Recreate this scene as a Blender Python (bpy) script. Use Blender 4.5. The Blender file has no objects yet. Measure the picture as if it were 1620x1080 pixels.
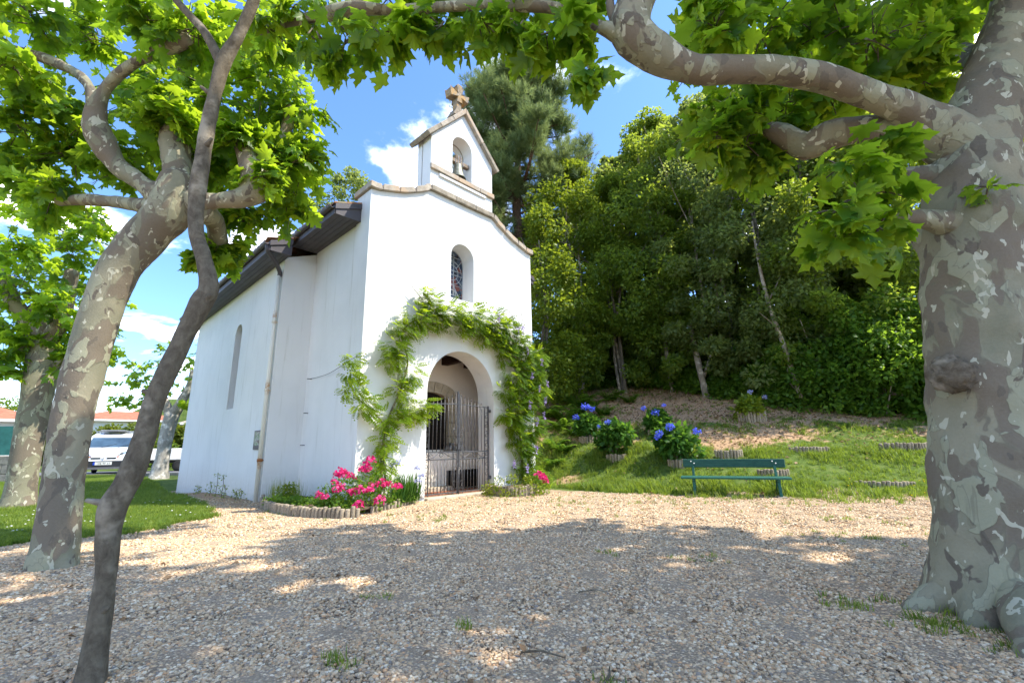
import bpy, bmesh, math, random
import numpy as np
from mathutils import Matrix, Vector, geometry

random.seed(7); rng = np.random.default_rng(7)
R = math.radians
scene = bpy.context.scene
col = scene.collection

# ------------------------------------------------------------------ camera, sky, sun, exposure
CAM_Z, PITCH, ROLL, LENS = 1.05, R(13.012), R(0.937), 15.951
cam = bpy.data.cameras.new("camera"); cam.lens = LENS; cam.sensor_width = 36; cam.clip_end = 2000; cam.clip_start = 0.05
camo = bpy.data.objects.new("camera", cam); col.objects.link(camo); scene.camera = camo
camo.matrix_world = Matrix.Translation((0, 0, CAM_Z)) @ Matrix.Rotation(math.pi/2 + PITCH, 4, 'X') @ Matrix.Rotation(-ROLL, 4, 'Z')

SUN_EL, SUN_AZ = R(55), R(98)          # azimuth measured from +Y towards +X
world = bpy.data.worlds.new("World"); scene.world = world; world.use_nodes = True
SKY_STRENGTH = 0.15
def build_world():
    nt = world.node_tree; nt.nodes.clear(); N = nt.nodes.new; L = nt.links.new
    out = N('ShaderNodeOutputWorld'); bg = N('ShaderNodeBackground'); bg.inputs[1].default_value = SKY_STRENGTH
    sky = N('ShaderNodeTexSky'); sky.sky_type = 'NISHITA'; sky.sun_disc = False
    sky.sun_elevation = SUN_EL; sky.sun_rotation = SUN_AZ; sky.altitude = 50; sky.air_density = 1.0; sky.dust_density = 0.6; sky.ozone_density = 1.5
    tc = N('ShaderNodeTexCoord'); sep = N('ShaderNodeSeparateXYZ'); L(tc.outputs['Generated'], sep.inputs[0])
    zz = N('ShaderNodeMath'); zz.operation = 'MAXIMUM'; zz.inputs[1].default_value = 0.0; L(sep.outputs[2], zz.inputs[0])
    za = N('ShaderNodeMath'); za.operation = 'ADD'; za.inputs[1].default_value = 0.16; L(zz.outputs[0], za.inputs[0])
    dv = N('ShaderNodeVectorMath'); dv.operation = 'DIVIDE'; L(tc.outputs['Generated'], dv.inputs[0])
    cmb = N('ShaderNodeCombineXYZ'); 
    for i in range(3): L(za.outputs[0], cmb.inputs[i])
    L(cmb.outputs[0], dv.inputs[1])
    n1 = N('ShaderNodeTexNoise'); n1.inputs['Scale'].default_value = 1.55; n1.inputs['Detail'].default_value = 9; n1.inputs['Roughness'].default_value = 0.58
    n1.inputs['Distortion'].default_value = 0.25
    off = N('ShaderNodeVectorMath'); off.operation = 'ADD'; off.inputs[1].default_value = CLOUD_OFF; L(dv.outputs[0], off.inputs[0]); L(off.outputs[0], n1.inputs['Vector'])
    rmp = N('ShaderNodeMapRange'); rmp.interpolation_type = 'SMOOTHSTEP'; rmp.inputs[1].default_value = 0.535; rmp.inputs[2].default_value = 0.68; L(n1.outputs[0], rmp.inputs[0])
    # whole cloud banks standing in three directions of the sky, broken up by the same noise
    cur = rmp.outputs[0]
    for d, lo, hi, amt in CLOUD_BANKS:
        dp = N('ShaderNodeVectorMath'); dp.operation = 'DOT_PRODUCT'; dp.inputs[1].default_value = Vector(d).normalized(); L(tc.outputs['Generated'], dp.inputs[0])
        mr = N('ShaderNodeMapRange'); mr.interpolation_type = 'SMOOTHSTEP'; mr.inputs[1].default_value = lo; mr.inputs[2].default_value = hi; mr.inputs[4].default_value = amt; L(dp.outputs['Value'], mr.inputs[0])
        ad = N('ShaderNodeMath'); ad.operation = 'ADD'; L(n1.outputs[0], ad.inputs[0]); L(mr.outputs[0], ad.inputs[1])
        r2 = N('ShaderNodeMapRange'); r2.interpolation_type = 'SMOOTHSTEP'; r2.inputs[1].default_value = 0.60; r2.inputs[2].default_value = 0.74; L(ad.outputs[0], r2.inputs[0])
        mx = N('ShaderNodeMath'); mx.operation = 'MAXIMUM'; L(cur, mx.inputs[0]); L(r2.outputs[0], mx.inputs[1]); cur = mx.outputs[0]
    # pale veil low over the horizon
    hz = N('ShaderNodeMapRange'); hz.inputs[1].default_value = 0.15; hz.inputs[2].default_value = 0.0; hz.inputs[3].default_value = 0; hz.inputs[4].default_value = 0.5; L(sep.outputs[2], hz.inputs[0])
    mx = N('ShaderNodeMath'); mx.operation = 'MAXIMUM'; L(cur, mx.inputs[0]); L(hz.outputs[0], mx.inputs[1]); cur = mx.outputs[0]
    n2 = N('ShaderNodeTexNoise'); n2.inputs['Scale'].default_value = 3.2; n2.inputs['Detail'].default_value = 6; L(off.outputs[0], n2.inputs['Vector'])
    cr = N('ShaderNodeValToRGB'); cr.color_ramp.elements[0].color = (7.0, 7.2, 7.6, 1); cr.color_ramp.elements[1].color = (11.5, 11.3, 11.0, 1)
    cr.color_ramp.elements[0].position = 0.3; cr.color_ramp.elements[1].position = 0.6; L(n2.outputs[0], cr.inputs[0])
    tint = N('ShaderNodeMix'); tint.data_type = 'RGBA'; tint.blend_type = 'MULTIPLY'; tint.inputs[0].default_value = 1; tint.inputs[7].default_value = SKY_TINT; L(sky.outputs[0], tint.inputs[6])
    mix = N('ShaderNodeMix'); mix.data_type = 'RGBA'; L(cur, mix.inputs[0]); L(tint.outputs[2], mix.inputs[6]); L(cr.outputs[0], mix.inputs[7])
    L(mix.outputs[2], bg.inputs[0]); L(bg.outputs[0], out.inputs[0])
CLOUD_OFF = (8.52, 12.66, 4.2)
SKY_TINT = (0.40, 0.53, 0.69, 1)
CLOUD_BANKS = [((-0.225, 0.80, 0.56), 0.990, 0.9988, 0.085), ((-0.604, 0.748, 0.274), 0.95, 0.998, 0.06)]
build_world()

sun = bpy.data.lights.new("sun", 'SUN'); sun.energy = 2.15; sun.angle = R(0.53); sun.color = (1.0, 0.94, 0.82)
suno = bpy.data.objects.new("sun", sun); col.objects.link(suno)
SUN_DIR = Vector((math.sin(SUN_AZ)*math.cos(SUN_EL), math.cos(SUN_AZ)*math.cos(SUN_EL), math.sin(SUN_EL)))
suno.rotation_euler = SUN_DIR.to_track_quat('Z', 'Y').to_euler(); suno.location = SUN_DIR*60
vs = scene.view_settings; vs.view_transform = 'Standard'; vs.look = 'None'; vs.gamma = 1; vs.use_curve_mapping = False
vs.exposure = 2.02
scene.display_settings.display_device = 'sRGB'
scene.cycles.max_bounces = 8; scene.cycles.transparent_max_bounces = 8; scene.cycles.diffuse_bounces = 5

# ------------------------------------------------------------------ helpers
def tagp(o, label=None, cat=None, group=None, kind=None):
    if label: o['label'] = label
    if cat: o['category'] = cat
    if group: o['group'] = group
    if kind: o['kind'] = kind
    return o
def thing(name, label, cat, loc=(0, 0, 0), rz=0.0, group=None):
    o = bpy.data.objects.new(name, None); o.empty_display_size = 0.2; col.objects.link(o)
    o.location = loc; o.rotation_euler = (0, 0, rz)
    return tagp(o, label, cat, group)
def link(name, me, parent=None, world_space=True):
    """mesh object; when the parent is an Empty without rotation and the mesh is in world coordinates, world_space keeps it there"""
    o = bpy.data.objects.new(name, me); col.objects.link(o)
    if parent is not None:
        o.parent = parent
        if world_space:
            p = parent; l = Vector(p.location)
            if p.parent is not None: l = Vector((0, 0, 0))
            o.location = -l
    return o
def np_mesh(name, verts, loops, starts, mat, smooth=False, attrs=None):
    me = bpy.data.meshes.new(name)
    me.vertices.add(len(verts)); me.vertices.foreach_set('co', np.ascontiguousarray(verts, dtype=np.float32).ravel())
    me.loops.add(len(loops)); me.loops.foreach_set('vertex_index', np.ascontiguousarray(loops, dtype=np.int32))
    me.polygons.add(len(starts)); me.polygons.foreach_set('loop_start', np.ascontiguousarray(starts, dtype=np.int32))
    if smooth: me.polygons.foreach_set('use_smooth', np.ones(len(starts), dtype=bool))
    for k, v in (attrs or {}).items():
        v = np.asarray(v, dtype=np.float32)
        a = me.attributes.new(k, 'FLOAT' if v.ndim == 1 else 'FLOAT_VECTOR', 'POINT')
        a.data.foreach_set('value' if v.ndim == 1 else 'vector', v.ravel())
    me.update(calc_edges=True); me.validate()
    if mat: me.materials.append(mat)
    return me
def scatter_mesh(name, tv, tf, M, T, rnd, mat, smooth=False):
    """one mesh out of N transformed copies of a template (tv verts, tf faces); M (N,3,3) columns are axes, T (N,3)"""
    tv = np.asarray(tv, float); n = len(T); V = len(tv)
    verts = (np.einsum('nij,vj->nvi', M, tv) + T[:, None, :]).reshape(-1, 3)
    fl = np.concatenate([np.asarray(f) for f in tf]); ln = np.array([len(f) for f in tf])
    loops = (fl[None, :] + (np.arange(n)*V)[:, None]).ravel()
    st0 = np.concatenate([[0], np.cumsum(ln)[:-1]])
    starts = (st0[None, :] + (np.arange(n)*len(fl))[:, None]).ravel()
    return np_mesh(name, verts, loops, starts, mat, smooth, {'rnd': np.repeat(rnd, V)})
class MB:
    def __init__(s): s.v = []; s.f = []; s.sm = []
    def add(s, v, f, sm=False):
        k = len(s.v); s.v += [tuple(p) for p in v]; s.f += [tuple(i+k for i in q) for q in f]; s.sm += [sm]*len(f); return s
    def box(s, c, d, rot=None):
        x, y, z = d[0]/2, d[1]/2, d[2]/2
        pts = [Vector((a*x, b*y, e*z)) for a in (-1, 1) for b in (-1, 1) for e in (-1, 1)]
        if rot is not None: pts = [rot @ p for p in pts]
        return s.add([p+Vector(c) for p in pts], [(0, 1, 3, 2), (4, 6, 7, 5), (0, 4, 5, 1), (2, 3, 7, 6), (0, 2, 6, 4), (1, 5, 7, 3)])
    def bx(s, x0, x1, y0, y1, z0, z1): return s.box(((x0+x1)/2, (y0+y1)/2, (z0+z1)/2), (x1-x0, y1-y0, z1-z0))
    def bar(s, a, b, w, t, up=(0, 0, 1)):
        a, b = Vector(a), Vector(b); d = (b-a); L = d.length; d.normalize()
        u = Vector(up); x = d.cross(u)
        if x.length < 1e-4: x = d.cross(Vector((1, 0, 0)))
        x.normalize(); y = x.cross(d)
        m = Matrix((x, d, y)).transposed()
        return s.box((a+b)/2, (w, L, t), m)
    def tube(s, pts, rad, n=8, cap=True):
        pts = [Vector(p) for p in pts]; rad = rad if hasattr(rad, '__len__') else [rad]*len(pts)
        vs_, fs = [], []; prev = None
        for i, p in enumerate(pts):
            d = (pts[min(i+1, len(pts)-1)] - pts[max(i-1, 0)]).normalized()
            if prev is None:
                x = d.orthogonal().normalized()
            else: x = (prev - d*prev.dot(d)).normalized()
            prev = x; y = d.cross(x)
            for k in range(n):
                a = 2*math.pi*k/n; vs_.append(p + (x*math.cos(a)+y*math.sin(a))*rad[i])
        for i in range(len(pts)-1):
            for k in range(n): fs.append((i*n+k, i*n+(k+1) % n, (i+1)*n+(k+1) % n, (i+1)*n+k))
        if cap:
            fs.append(tuple(range(n))[::-1]); fs.append(tuple((len(pts)-1)*n+k for k in range(n)))
        return s.add(vs_, fs, True)
    def lathe(s, prof, c=(0, 0, 0), n=20, rot=None):
        vs_, fs = [], []
        for r, z in prof:
            for k in range(n):
                a = 2*math.pi*k/n; p = Vector((r*math.cos(a), r*math.sin(a), z))
                if rot is not None: p = rot @ p
                vs_.append(p+Vector(c))
        for i in range(len(prof)-1):
            for k in range(n): fs.append((i*n+k, i*n+(k+1) % n, (i+1)*n+(k+1) % n, (i+1)*n+k))
        fs.append(tuple(range(n))[::-1]); fs.append(tuple((len(prof)-1)*n+k for k in range(n)))
        return s.add(vs_, fs, True)
    def plate(s, outer, holes, y0, y1):
        """polygon in x,z with holes, extruded from y0 to y1"""
        loops = [outer]+list(holes); flat = [p for l in loops for p in l]
        tri = geometry.tessellate_polygon([[Vector((p[0], p[1], 0)) for p in l] for l in loops])
        n = len(flat); v = [(p[0], y0, p[1]) for p in flat]+[(p[0], y1, p[1]) for p in flat]; f = []
        for t in tri:
            a, b, c = [flat[i] for i in t]
            ar = (b[0]-a[0])*(c[1]-a[1])-(b[1]-a[1])*(c[0]-a[0])
            t = tuple(t) if ar > 0 else tuple(t)[::-1]
            f.append(t); f.append(tuple(i+n for i in t[::-1]))
        k = 0
        for l in loops:
            m = len(l)
            for i in range(m): f.append((k+i, k+(i+1) % m, n+k+(i+1) % m, n+k+i))
            k += m
        s.add(v, f); s.fixn = True; return s
    def mesh(s, name, mat, bevel=0, seg=1):
        me = bpy.data.meshes.new(name); me.from_pydata(s.v, [], s.f)
        me.polygons.foreach_set('use_smooth', s.sm)
        if mat: me.materials.append(mat)
        bm = bmesh.new(); bm.from_mesh(me)
        if bevel:
            ed = [e for e in bm.edges if len(e.link_faces) == 2 and e.calc_face_angle(0) > 0.7]
            bmesh.ops.bevel(bm, geom=ed, offset=bevel, segments=seg, affect='EDGES', clamp_overlap=True)
        if getattr(s, 'fixn', False): bmesh.ops.recalc_face_normals(bm, faces=bm.faces)
        bm.to_mesh(me); bm.free()
        me.update(); return me
    def build(s, name, mat, parent=None, bevel=0, ws=False, seg=1):
        return link(name, s.mesh(name, mat, bevel, seg), parent, ws)
def catmull(P, rad, step):
    P = np.asarray(P, float); rad = np.asarray(rad, float); out = []; ro = []
    for i in range(len(P)-1):
        p0, p1, p2, p3 = P[max(i-1, 0)], P[i], P[i+1], P[min(i+2, len(P)-1)]
        n = max(2, int(np.linalg.norm(p2-p1)/step))
        for k in range(n):
            t = k/n
            out.append(0.5*((2*p1)+(-p0+p2)*t+(2*p0-5*p1+4*p2-p3)*t*t+(-p0+3*p1-3*p2+p3)*t**3)); ro.append(rad[i]+(rad[i+1]-rad[i])*(t*t*(3-2*t)))
    out.append(P[-1]); ro.append(rad[-1]); return np.array(out), np.array(ro)
from mathutils import noise as mnoise
def limb_mesh(name, P, rad, mat, n=16, step=0.07, wob=0.06, flare=None, knob=None, round_end=True, bulges=()):
    """a bark-skinned limb: smooth path, uneven radius, optional root flare (height, amount, lobes)"""
    C, r = catmull(P, rad, step)
    if round_end:
        d = C[-1]-C[-2]; d /= np.linalg.norm(d)
        C = np.vstack([C, C[-1]+d*r[-1]*0.35, C[-1]+d*r[-1]*0.55]); r = np.concatenate([r, [r[-1]*0.7, r[-1]*0.15]])
    mb = MB(); mb.tube(C, r, n)
    V = np.array(mb.v); m = len(C)
    for i in range(m):
        for k in range(n):
            q = V[i*n+k]; c = C[i]; d = q-c; a = math.atan2(d[1], d[0])
            s = 1+wob*(mnoise.noise(Vector(q*3.0))*1.3+0.7*mnoise.noise(Vector(q*8.0))+0.35*mnoise.noise(Vector(q*19.0)))
            if flare:
                z = max(0, q[2]-flare[3]); s += flare[1]*math.exp(-z/flare[0])*(0.55+0.45*math.cos(flare[2]*a+0.7)+0.25*math.cos((flare[2]+3)*a+2))
            for bc, br, ba in bulges: s += ba*math.exp(-((q[0]-bc[0])**2+(q[1]-bc[1])**2+(q[2]-bc[2])**2)/br**2)
            V[i*n+k] = c+d*s
    mb.v = [tuple(x) for x in V]
    return mb.mesh(name, mat)

# ------------------------------------------------------------------ materials
def newmat(name):
    m = bpy.data.materials.new(name); m.use_nodes = True; nt = m.node_tree; nt.nodes.clear()
    return m, nt, nt.nodes.new, nt.links.new
def ramp(N, els, interp='LINEAR'):
    c = N('ShaderNodeValToRGB'); c.color_ramp.interpolation = interp
    while len(c.color_ramp.elements) < len(els): c.color_ramp.elements.new(0.5)
    for e, (p, cl) in zip(c.color_ramp.elements, els): e.position = p; e.color = (*cl, 1)
    return c
def noise(N, L, vec, scale, detail=4, rough=0.55, dist=0.0):
    n = N('ShaderNodeTexNoise'); n.inputs['Scale'].default_value = scale; n.inputs['Detail'].default_value = detail; n.inputs['Roughness'].default_value = rough; n.inputs['Distortion'].default_value = dist
    if vec is not None: L(vec, n.inputs['Vector'])
    return n
def mixc(N, L, fac, a, b, blend='MIX'):
    m = N('ShaderNodeMix'); m.data_type = 'RGBA'; m.blend_type = blend
    for s, v in ((0, fac), (6, a), (7, b)):
        if hasattr(v, 'is_linked') or hasattr(v, 'links'): L(v, m.inputs[s])
        elif s == 0: m.inputs[0].default_value = v
        else: m.inputs[s].default_value = (*v, 1)
    return m.outputs[2]
def mrange(N, L, v, a, b, c=0, d=1, smooth=True):
    m = N('ShaderNodeMapRange'); m.interpolation_type = 'SMOOTHSTEP' if smooth else 'LINEAR'
    for i, x in enumerate((a, b, c, d)): m.inputs[i+1].default_value = x
    L(v, m.inputs[0]); return m.outputs[0]
def finish(N, L, color, rough=0.8, bump=None, bstr=0.3, bdist=0.02, metal=0.0, spec=0.3):
    out = N('ShaderNodeOutputMaterial'); p = N('ShaderNodeBsdfPrincipled')
    if hasattr(color, 'links'): L(color, p.inputs['Base Color'])
    else: p.inputs['Base Color'].default_value = (*color, 1)
    if hasattr(rough, 'links'): L(rough, p.inputs['Roughness'])
    else: p.inputs['Roughness'].default_value = rough
    p.inputs['Metallic'].default_value = metal; p.inputs['Specular IOR Level'].default_value = spec
    if bump is not None:
        b = N('ShaderNodeBump'); b.inputs['Strength'].default_value = bstr; b.inputs['Distance'].default_value = bdist; L(bump, b.inputs['Height']); L(b.outputs[0], p.inputs['Normal'])
    L(p.outputs[0], out.inputs[0]); return p
def simple(name, c, rough=0.7, var=0.15, scale=8, metal=0, bump=0.2, bdist=0.005, spec=0.3):
    m, nt, N, L = newmat(name); tc = N('ShaderNodeTexCoord'); n = noise(N, L, tc.outputs['Object'], scale, 6, 0.6)
    lo = tuple(max(0, x*(1-var)) for x in c); hi = tuple(x*(1+var) for x in c)
    r = ramp(N, [(0.3, lo), (0.7, hi)]); L(n.outputs[0], r.inputs[0])
    finish(N, L, r.outputs[0], rough, n.outputs[0], bump, bdist, metal, spec); return m
def leaf_mat(name, cols, trans=(0.30, 0.42, 0.04), tfac=0.45, rough=0.45, spec=0.35, objrand=False):
    """leaf: base colour by the leaf's own random number, light passing through it"""
    m, nt, N, L = newmat(name)
    if objrand: a = N('ShaderNodeObjectInfo'); rv = a.outputs['Random']
    else: a = N('ShaderNodeAttribute'); a.attribute_name = 'rnd'; rv = a.outputs['Fac']
    r = ramp(N, [(i/(len(cols)-1), c) for i, c in enumerate(cols)]); L(rv, r.inputs[0])
    p = N('ShaderNodeBsdfPrincipled'); p.inputs['Roughness'].default_value = rough; p.inputs['Specular IOR Level'].default_value = spec; L(r.outputs[0], p.inputs['Base Color'])
    t = N('ShaderNodeBsdfTranslucent'); tcx = mixc(N, L, 0.5, trans, r.outputs[0]); tc2 = mixc(N, L, rv, tcx, trans); L(tc2, t.inputs[0])
    mx = N('ShaderNodeMixShader'); mx.inputs[0].default_value = tfac; L(p.outputs[0], mx.inputs[1]); L(t.outputs[0], mx.inputs[2])
    out = N('ShaderNodeOutputMaterial'); L(mx.outputs[0], out.inputs[0]); return m

def mat_plaster(name, base=(0.75, 0.745, 0.73)):
    m, nt, N, L = newmat(name); tc = N('ShaderNodeTexCoord'); O = tc.outputs['Object']
    n1 = noise(N, L, O, 0.9, 5, 0.6); n2 = noise(N, L, O, 14, 8, 0.65)
    mp = N('ShaderNodeMapping'); mp.inputs['Scale'].default_value = (5, 5, 0.35); L(O, mp.inputs[0]); n3 = noise(N, L, mp.outputs[0], 1.3, 6, 0.7)
    sep = N('ShaderNodeSeparateXYZ'); L(O, sep.inputs[0])
    low = mrange(N, L, sep.outputs[2], 0.9, -0.15)                      # splash dirt near the ground: real wear
    st = mrange(N, L, n3.outputs[0], 0.54, 0.80)
    c = mixc(N, L, mrange(N, L, n1.outputs[0], 0.35, 0.7), base, tuple(x*0.94 for x in base))
    c = mixc(N, L, st, c, tuple(x*k for x, k in zip(base, (0.74, 0.73, 0.68))))
    lm = N('ShaderNodeMath'); lm.operation = 'MULTIPLY'; L(low, lm.inputs[0]); L(n2.outputs[0], lm.inputs[1])
    c = mixc(N, L, lm.outputs[0], c, (0.50, 0.46, 0.38))
    finish(N, L, c, 0.9, n2.outputs[0], 0.25, 0.01, 0, 0.15); return m
def mat_bark():
    """plane bark: flaking plates of grey green, olive, brown and cream"""
    m, nt, N, L = newmat('plane_bark'); tc = N('ShaderNodeTexCoord'); O = tc.outputs['Object']
    mp = N('ShaderNodeMapping'); mp.inputs['Scale'].default_value = (1, 1, 0.62); L(O, mp.inputs[0]); V = mp.outputs[0]
    n1 = noise(N, L, V, 3.4, 3, 0.5, 0.6); n2 = noise(N, L, V, 5.2, 3, 0.5, 0.5); n3 = noise(N, L, V, 13, 2.5, 0.5, 0.6); nf = noise(N, L, O, 60, 8, 0.7)
    sh = N('ShaderNodeVectorMath'); sh.operation = 'ADD'; sh.inputs[1].default_value = (7.3, 2.1, 5.5); L(V, sh.inputs[0]); n4 = noise(N, L, sh.outputs[0], 6.5, 3, 0.5, 0.5)
    nl = noise(N, L, O, 1.6, 4, 0.6); lips = []
    base = mixc(N, L, mrange(N, L, nl.outputs[0], 0.40, 0.62), (0.195, 0.186, 0.115), (0.285, 0.255, 0.165))
    c = mixc(N, L, mrange(N, L, n1.outputs[0], 0.485, 0.525), base, (0.165, 0.128, 0.086))
    for nn, v0 in ((n1.outputs[0], 0.505), (n2.outputs[0], 0.563)):
        sb = N('ShaderNodeMath'); sb.operation = 'SUBTRACT'; L(nn, sb.inputs[0]); sb.inputs[1].default_value = v0
        ab = N('ShaderNodeMath'); ab.operation = 'ABSOLUTE'; L(sb.outputs[0], ab.inputs[0]); lips.append(mrange(N, L, ab.outputs[0], 0.008, 0.002, 0, 0.32))
    c = mixc(N, L, mrange(N, L, n2.outputs[0], 0.555, 0.575), c, (0.32, 0.31, 0.20))
    for lp in lips: c = mixc(N, L, lp, c, (0.07, 0.058, 0.042))
    c = mixc(N, L, mrange(N, L, n4.outputs[0], 0.60, 0.62), c, (0.115, 0.09, 0.063))
    c = mixc(N, L, mrange(N, L, n3.outputs[0], 0.645, 0.655), c, (0.52, 0.49, 0.36))
    ed = N('ShaderNodeMath'); ed.operation = 'PINGPONG'; ed.inputs[1].default_value = 0.5; L(n2.outputs[0], ed.inputs[0])
    mp2 = N('ShaderNodeMapping'); mp2.inputs['Scale'].default_value = (1, 1, 3.2); L(O, mp2.inputs[0]); nw = noise(N, L, mp2.outputs[0], 9, 7, 0.75, 0.8)
    c = mixc(N, L, mrange(N, L, nw.outputs[0], 0.62, 0.74), c, (0.085, 0.07, 0.048))
    c = mixc(N, L, mrange(N, L, nf.outputs[0], 0.35, 0.75), c, (0.6, 0.6, 0.6), 'MULTIPLY') if False else mixc(N, L, 0.22, c, mixc(N, L, nf.outputs[0], (0.05, 0.045, 0.035), (0.40, 0.37, 0.30)))
    h = N('ShaderNodeMath'); h.operation = 'ADD'; L(mrange(N, L, n1.outputs[0], 0.46, 0.50), h.inputs[0]); L(mrange(N, L, n2.outputs[0], 0.55, 0.58), h.inputs[1])
    h2 = N('ShaderNodeMath'); h2.operation = 'MULTIPLY_ADD'; L(nf.outputs[0], h2.inputs[0]); h2.inputs[1].default_value = 1.2; L(h.outputs[0], h2.inputs[2])
    finish(N, L, c, 0.85, h2.outputs[0], 0.55, 0.008, 0, 0.2); return m
def mat_graybark(name, c0, c1, zscale=0.25, scale=18):
    m, nt, N, L = newmat(name); tc = N('ShaderNodeTexCoord'); O = tc.outputs['Object']
    mp = N('ShaderNodeMapping'); mp.inputs['Scale'].default_value = (1, 1, zscale); L(O, mp.inputs[0]); n1 = noise(N, L, mp.outputs[0], scale, 8, 0.7, 0.4); n2 = noise(N, L, O, 4, 4, 0.6)
    r = ramp(N, [(0.3, c0), (0.72, c1)]); L(n1.outputs[0], r.inputs[0])
    c = mixc(N, L, mrange(N, L, n2.outputs[0], 0.52, 0.68), r.outputs[0], tuple(min(1, x*1.5+0.03) for x in c1))
    finish(N, L, c, 0.9, n1.outputs[0], 0.9, 0.016, 0, 0.15); return m
def mat_wood(name, c0, c1, axis_scale=(1, 8, 8), rough=0.8):
    m, nt, N, L = newmat(name); tc = N('ShaderNodeTexCoord'); oi = N('ShaderNodeObjectInfo')
    ad = N('ShaderNodeVectorMath'); ad.operation = 'ADD'; L(tc.outputs['Object'], ad.inputs[0]); L(oi.outputs['Random'], ad.inputs[1])
    mp = N('ShaderNodeMapping'); mp.inputs['Scale'].default_value = axis_scale; L(ad.outputs[0], mp.inputs[0]); n = noise(N, L, mp.outputs[0], 6, 8, 0.7, 0.6)
    r = ramp(N, [(0.28, c0), (0.75, c1)]); L(n.outputs[0], r.inputs[0])
    hv = N('ShaderNodeHueSaturation'); L(r.outputs[0], hv.inputs['Color']); L(mrange(N, L, oi.outputs['Random'], 0, 1, 0.75, 1.2, False), hv.inputs['Value'])
    finish(N, L, hv.outputs[0], rough, n.outputs[0], 0.5, 0.006, 0, 0.2); return m
def mat_stone(name, c0, c1, c2=None, scale=6):
    m, nt, N, L = newmat(name); tc = N('ShaderNodeTexCoord'); O = tc.outputs['Object']
    n1 = noise(N, L, O, scale, 8, 0.7, 0.3); n2 = noise(N, L, O, scale*0.4, 5, 0.6); n3 = noise(N, L, O, scale*7, 6, 0.7)
    r = ramp(N, [(0.3, c0), (0.7, c1)]); L(n1.outputs[0], r.inputs[0]); c = r.outputs[0]
    if c2: c = mixc(N, L, mrange(N, L, n2.outputs[0], 0.50, 0.62), c, c2)
    finish(N, L, c, 0.92, n3.outputs[0], 0.5, 0.012, 0, 0.15); return m

M = {}
M['plaster'] = mat_plaster('white_plaster')
M['plaster_in'] = mat_plaster('porch_plaster', (0.86, 0.77, 0.67))
M['bark'] = mat_bark()
M['thinbark'] = mat_graybark('smooth_brown_bark', (0.075, 0.058, 0.04), (0.20, 0.165, 0.115), 0.7, 22)
M['woodbark'] = mat_graybark('wood_bark', (0.07, 0.06, 0.045), (0.22, 0.19, 0.15))
M['palebark'] = mat_graybark('pale_bark', (0.16, 0.13, 0.10), (0.40, 0.35, 0.28))
M['pinebark'] = mat_graybark('pine_bark', (0.05, 0.035, 0.025), (0.18, 0.11, 0.07))
M['coping'] = mat_stone('lichen_stone', (0.25, 0.21, 0.17), (0.54, 0.47, 0.38), (0.44, 0.33, 0.23))
M['copinggrey'] = mat_stone('grey_stone', (0.17, 0.15, 0.12), (0.42, 0.36, 0.28))
M['cross'] = mat_stone('cross_stone', (0.15, 0.12, 0.09), (0.38, 0.31, 0.23), (0.40, 0.25, 0.11), 9)
M['step'] = mat_stone('threshold_stone', (0.36, 0.30, 0.22), (0.58, 0.50, 0.38))
M['fascia'] = simple('brown_fascia_paint', (0.080, 0.070, 0.076), 0.5, 0.2, 3)
M['tile'] = mat_stone('clay_roof_tile', (0.24, 0.11, 0.06), (0.42, 0.22, 0.13), (0.33, 0.27, 0.18), 9)
M['beam'] = mat_wood('dark_beam', (0.018, 0.008, 0.006), (0.06, 0.024, 0.016))
M['doorwood'] = mat_wood('door_wood', (0.01, 0.008, 0.007), (0.03, 0.022, 0.018))
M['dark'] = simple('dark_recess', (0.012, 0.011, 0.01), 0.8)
M['terracotta'] = mat_stone('terracotta', (0.22, 0.08, 0.045), (0.40, 0.17, 0.10), None, 9)
M['iron'] = simple('wrought_iron', (0.10, 0.096, 0.10), 0.45, 0.5, 25, 0.6, 0.4, 0.004, 0.5)
M['lead'] = simple('window_lead', (0.42, 0.44, 0.46), 0.5, 0.2, 20, 0.3)
M['bronze'] = simple('bell_bronze', (0.20, 0.205, 0.16), 0.5, 0.5, 9, 0.6)
M['yoke'] = mat_wood('old_yoke', (0.14, 0.10, 0.07), (0.36, 0.28, 0.20))
M['steel'] = simple('dull_steel', (0.35, 0.35, 0.35), 0.4, 0.3, 12, 0.8)
M['greenpaint'] = mat_wood('green_bench_paint', (0.008, 0.060, 0.042), (0.045, 0.15, 0.11), (1.0, 8, 8), 0.5)
M['boltwhite'] = simple('pale_bolt', (0.7, 0.7, 0.66), 0.4)
M['log'] = mat_wood('weathered_log', (0.13, 0.105, 0.075), (0.46, 0.38, 0.27), (9, 9, 1.2), 0.9)
M['soil'] = mat_stone('bed_soil', (0.06, 0.042, 0.028), (0.17, 0.12, 0.08), None, 20)
M['wire'] = simple('wire', (0.12, 0.11, 0.10), 0.6)
M['leaf_plane'] = leaf_mat('plane_leaf', [(0.022, 0.080, 0.010), (0.042, 0.125, 0.014), (0.085, 0.185, 0.018)], (0.58, 0.78, 0.03), 0.60)
M['leaf_wood'] = leaf_mat('wood_leaf', [(0.058, 0.108, 0.020), (0.10, 0.165, 0.026), (0.15, 0.215, 0.032)], (0.52, 0.62, 0.05), 0.55, 0.45, 0.25)
M['leaf_wood2'] = leaf_mat('wood_leaf_bright', [(0.065, 0.12, 0.014), (0.115, 0.175, 0.016), (0.18, 0.23, 0.02)], (0.44, 0.52, 0.03), 0.46, 0.45, 0.25)
M['leaf_wood3'] = leaf_mat('wood_leaf_grey', [(0.066, 0.102, 0.034), (0.108, 0.152, 0.05), (0.16, 0.205, 0.075)], (0.50, 0.58, 0.10), 0.55, 0.45, 0.25)
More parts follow.
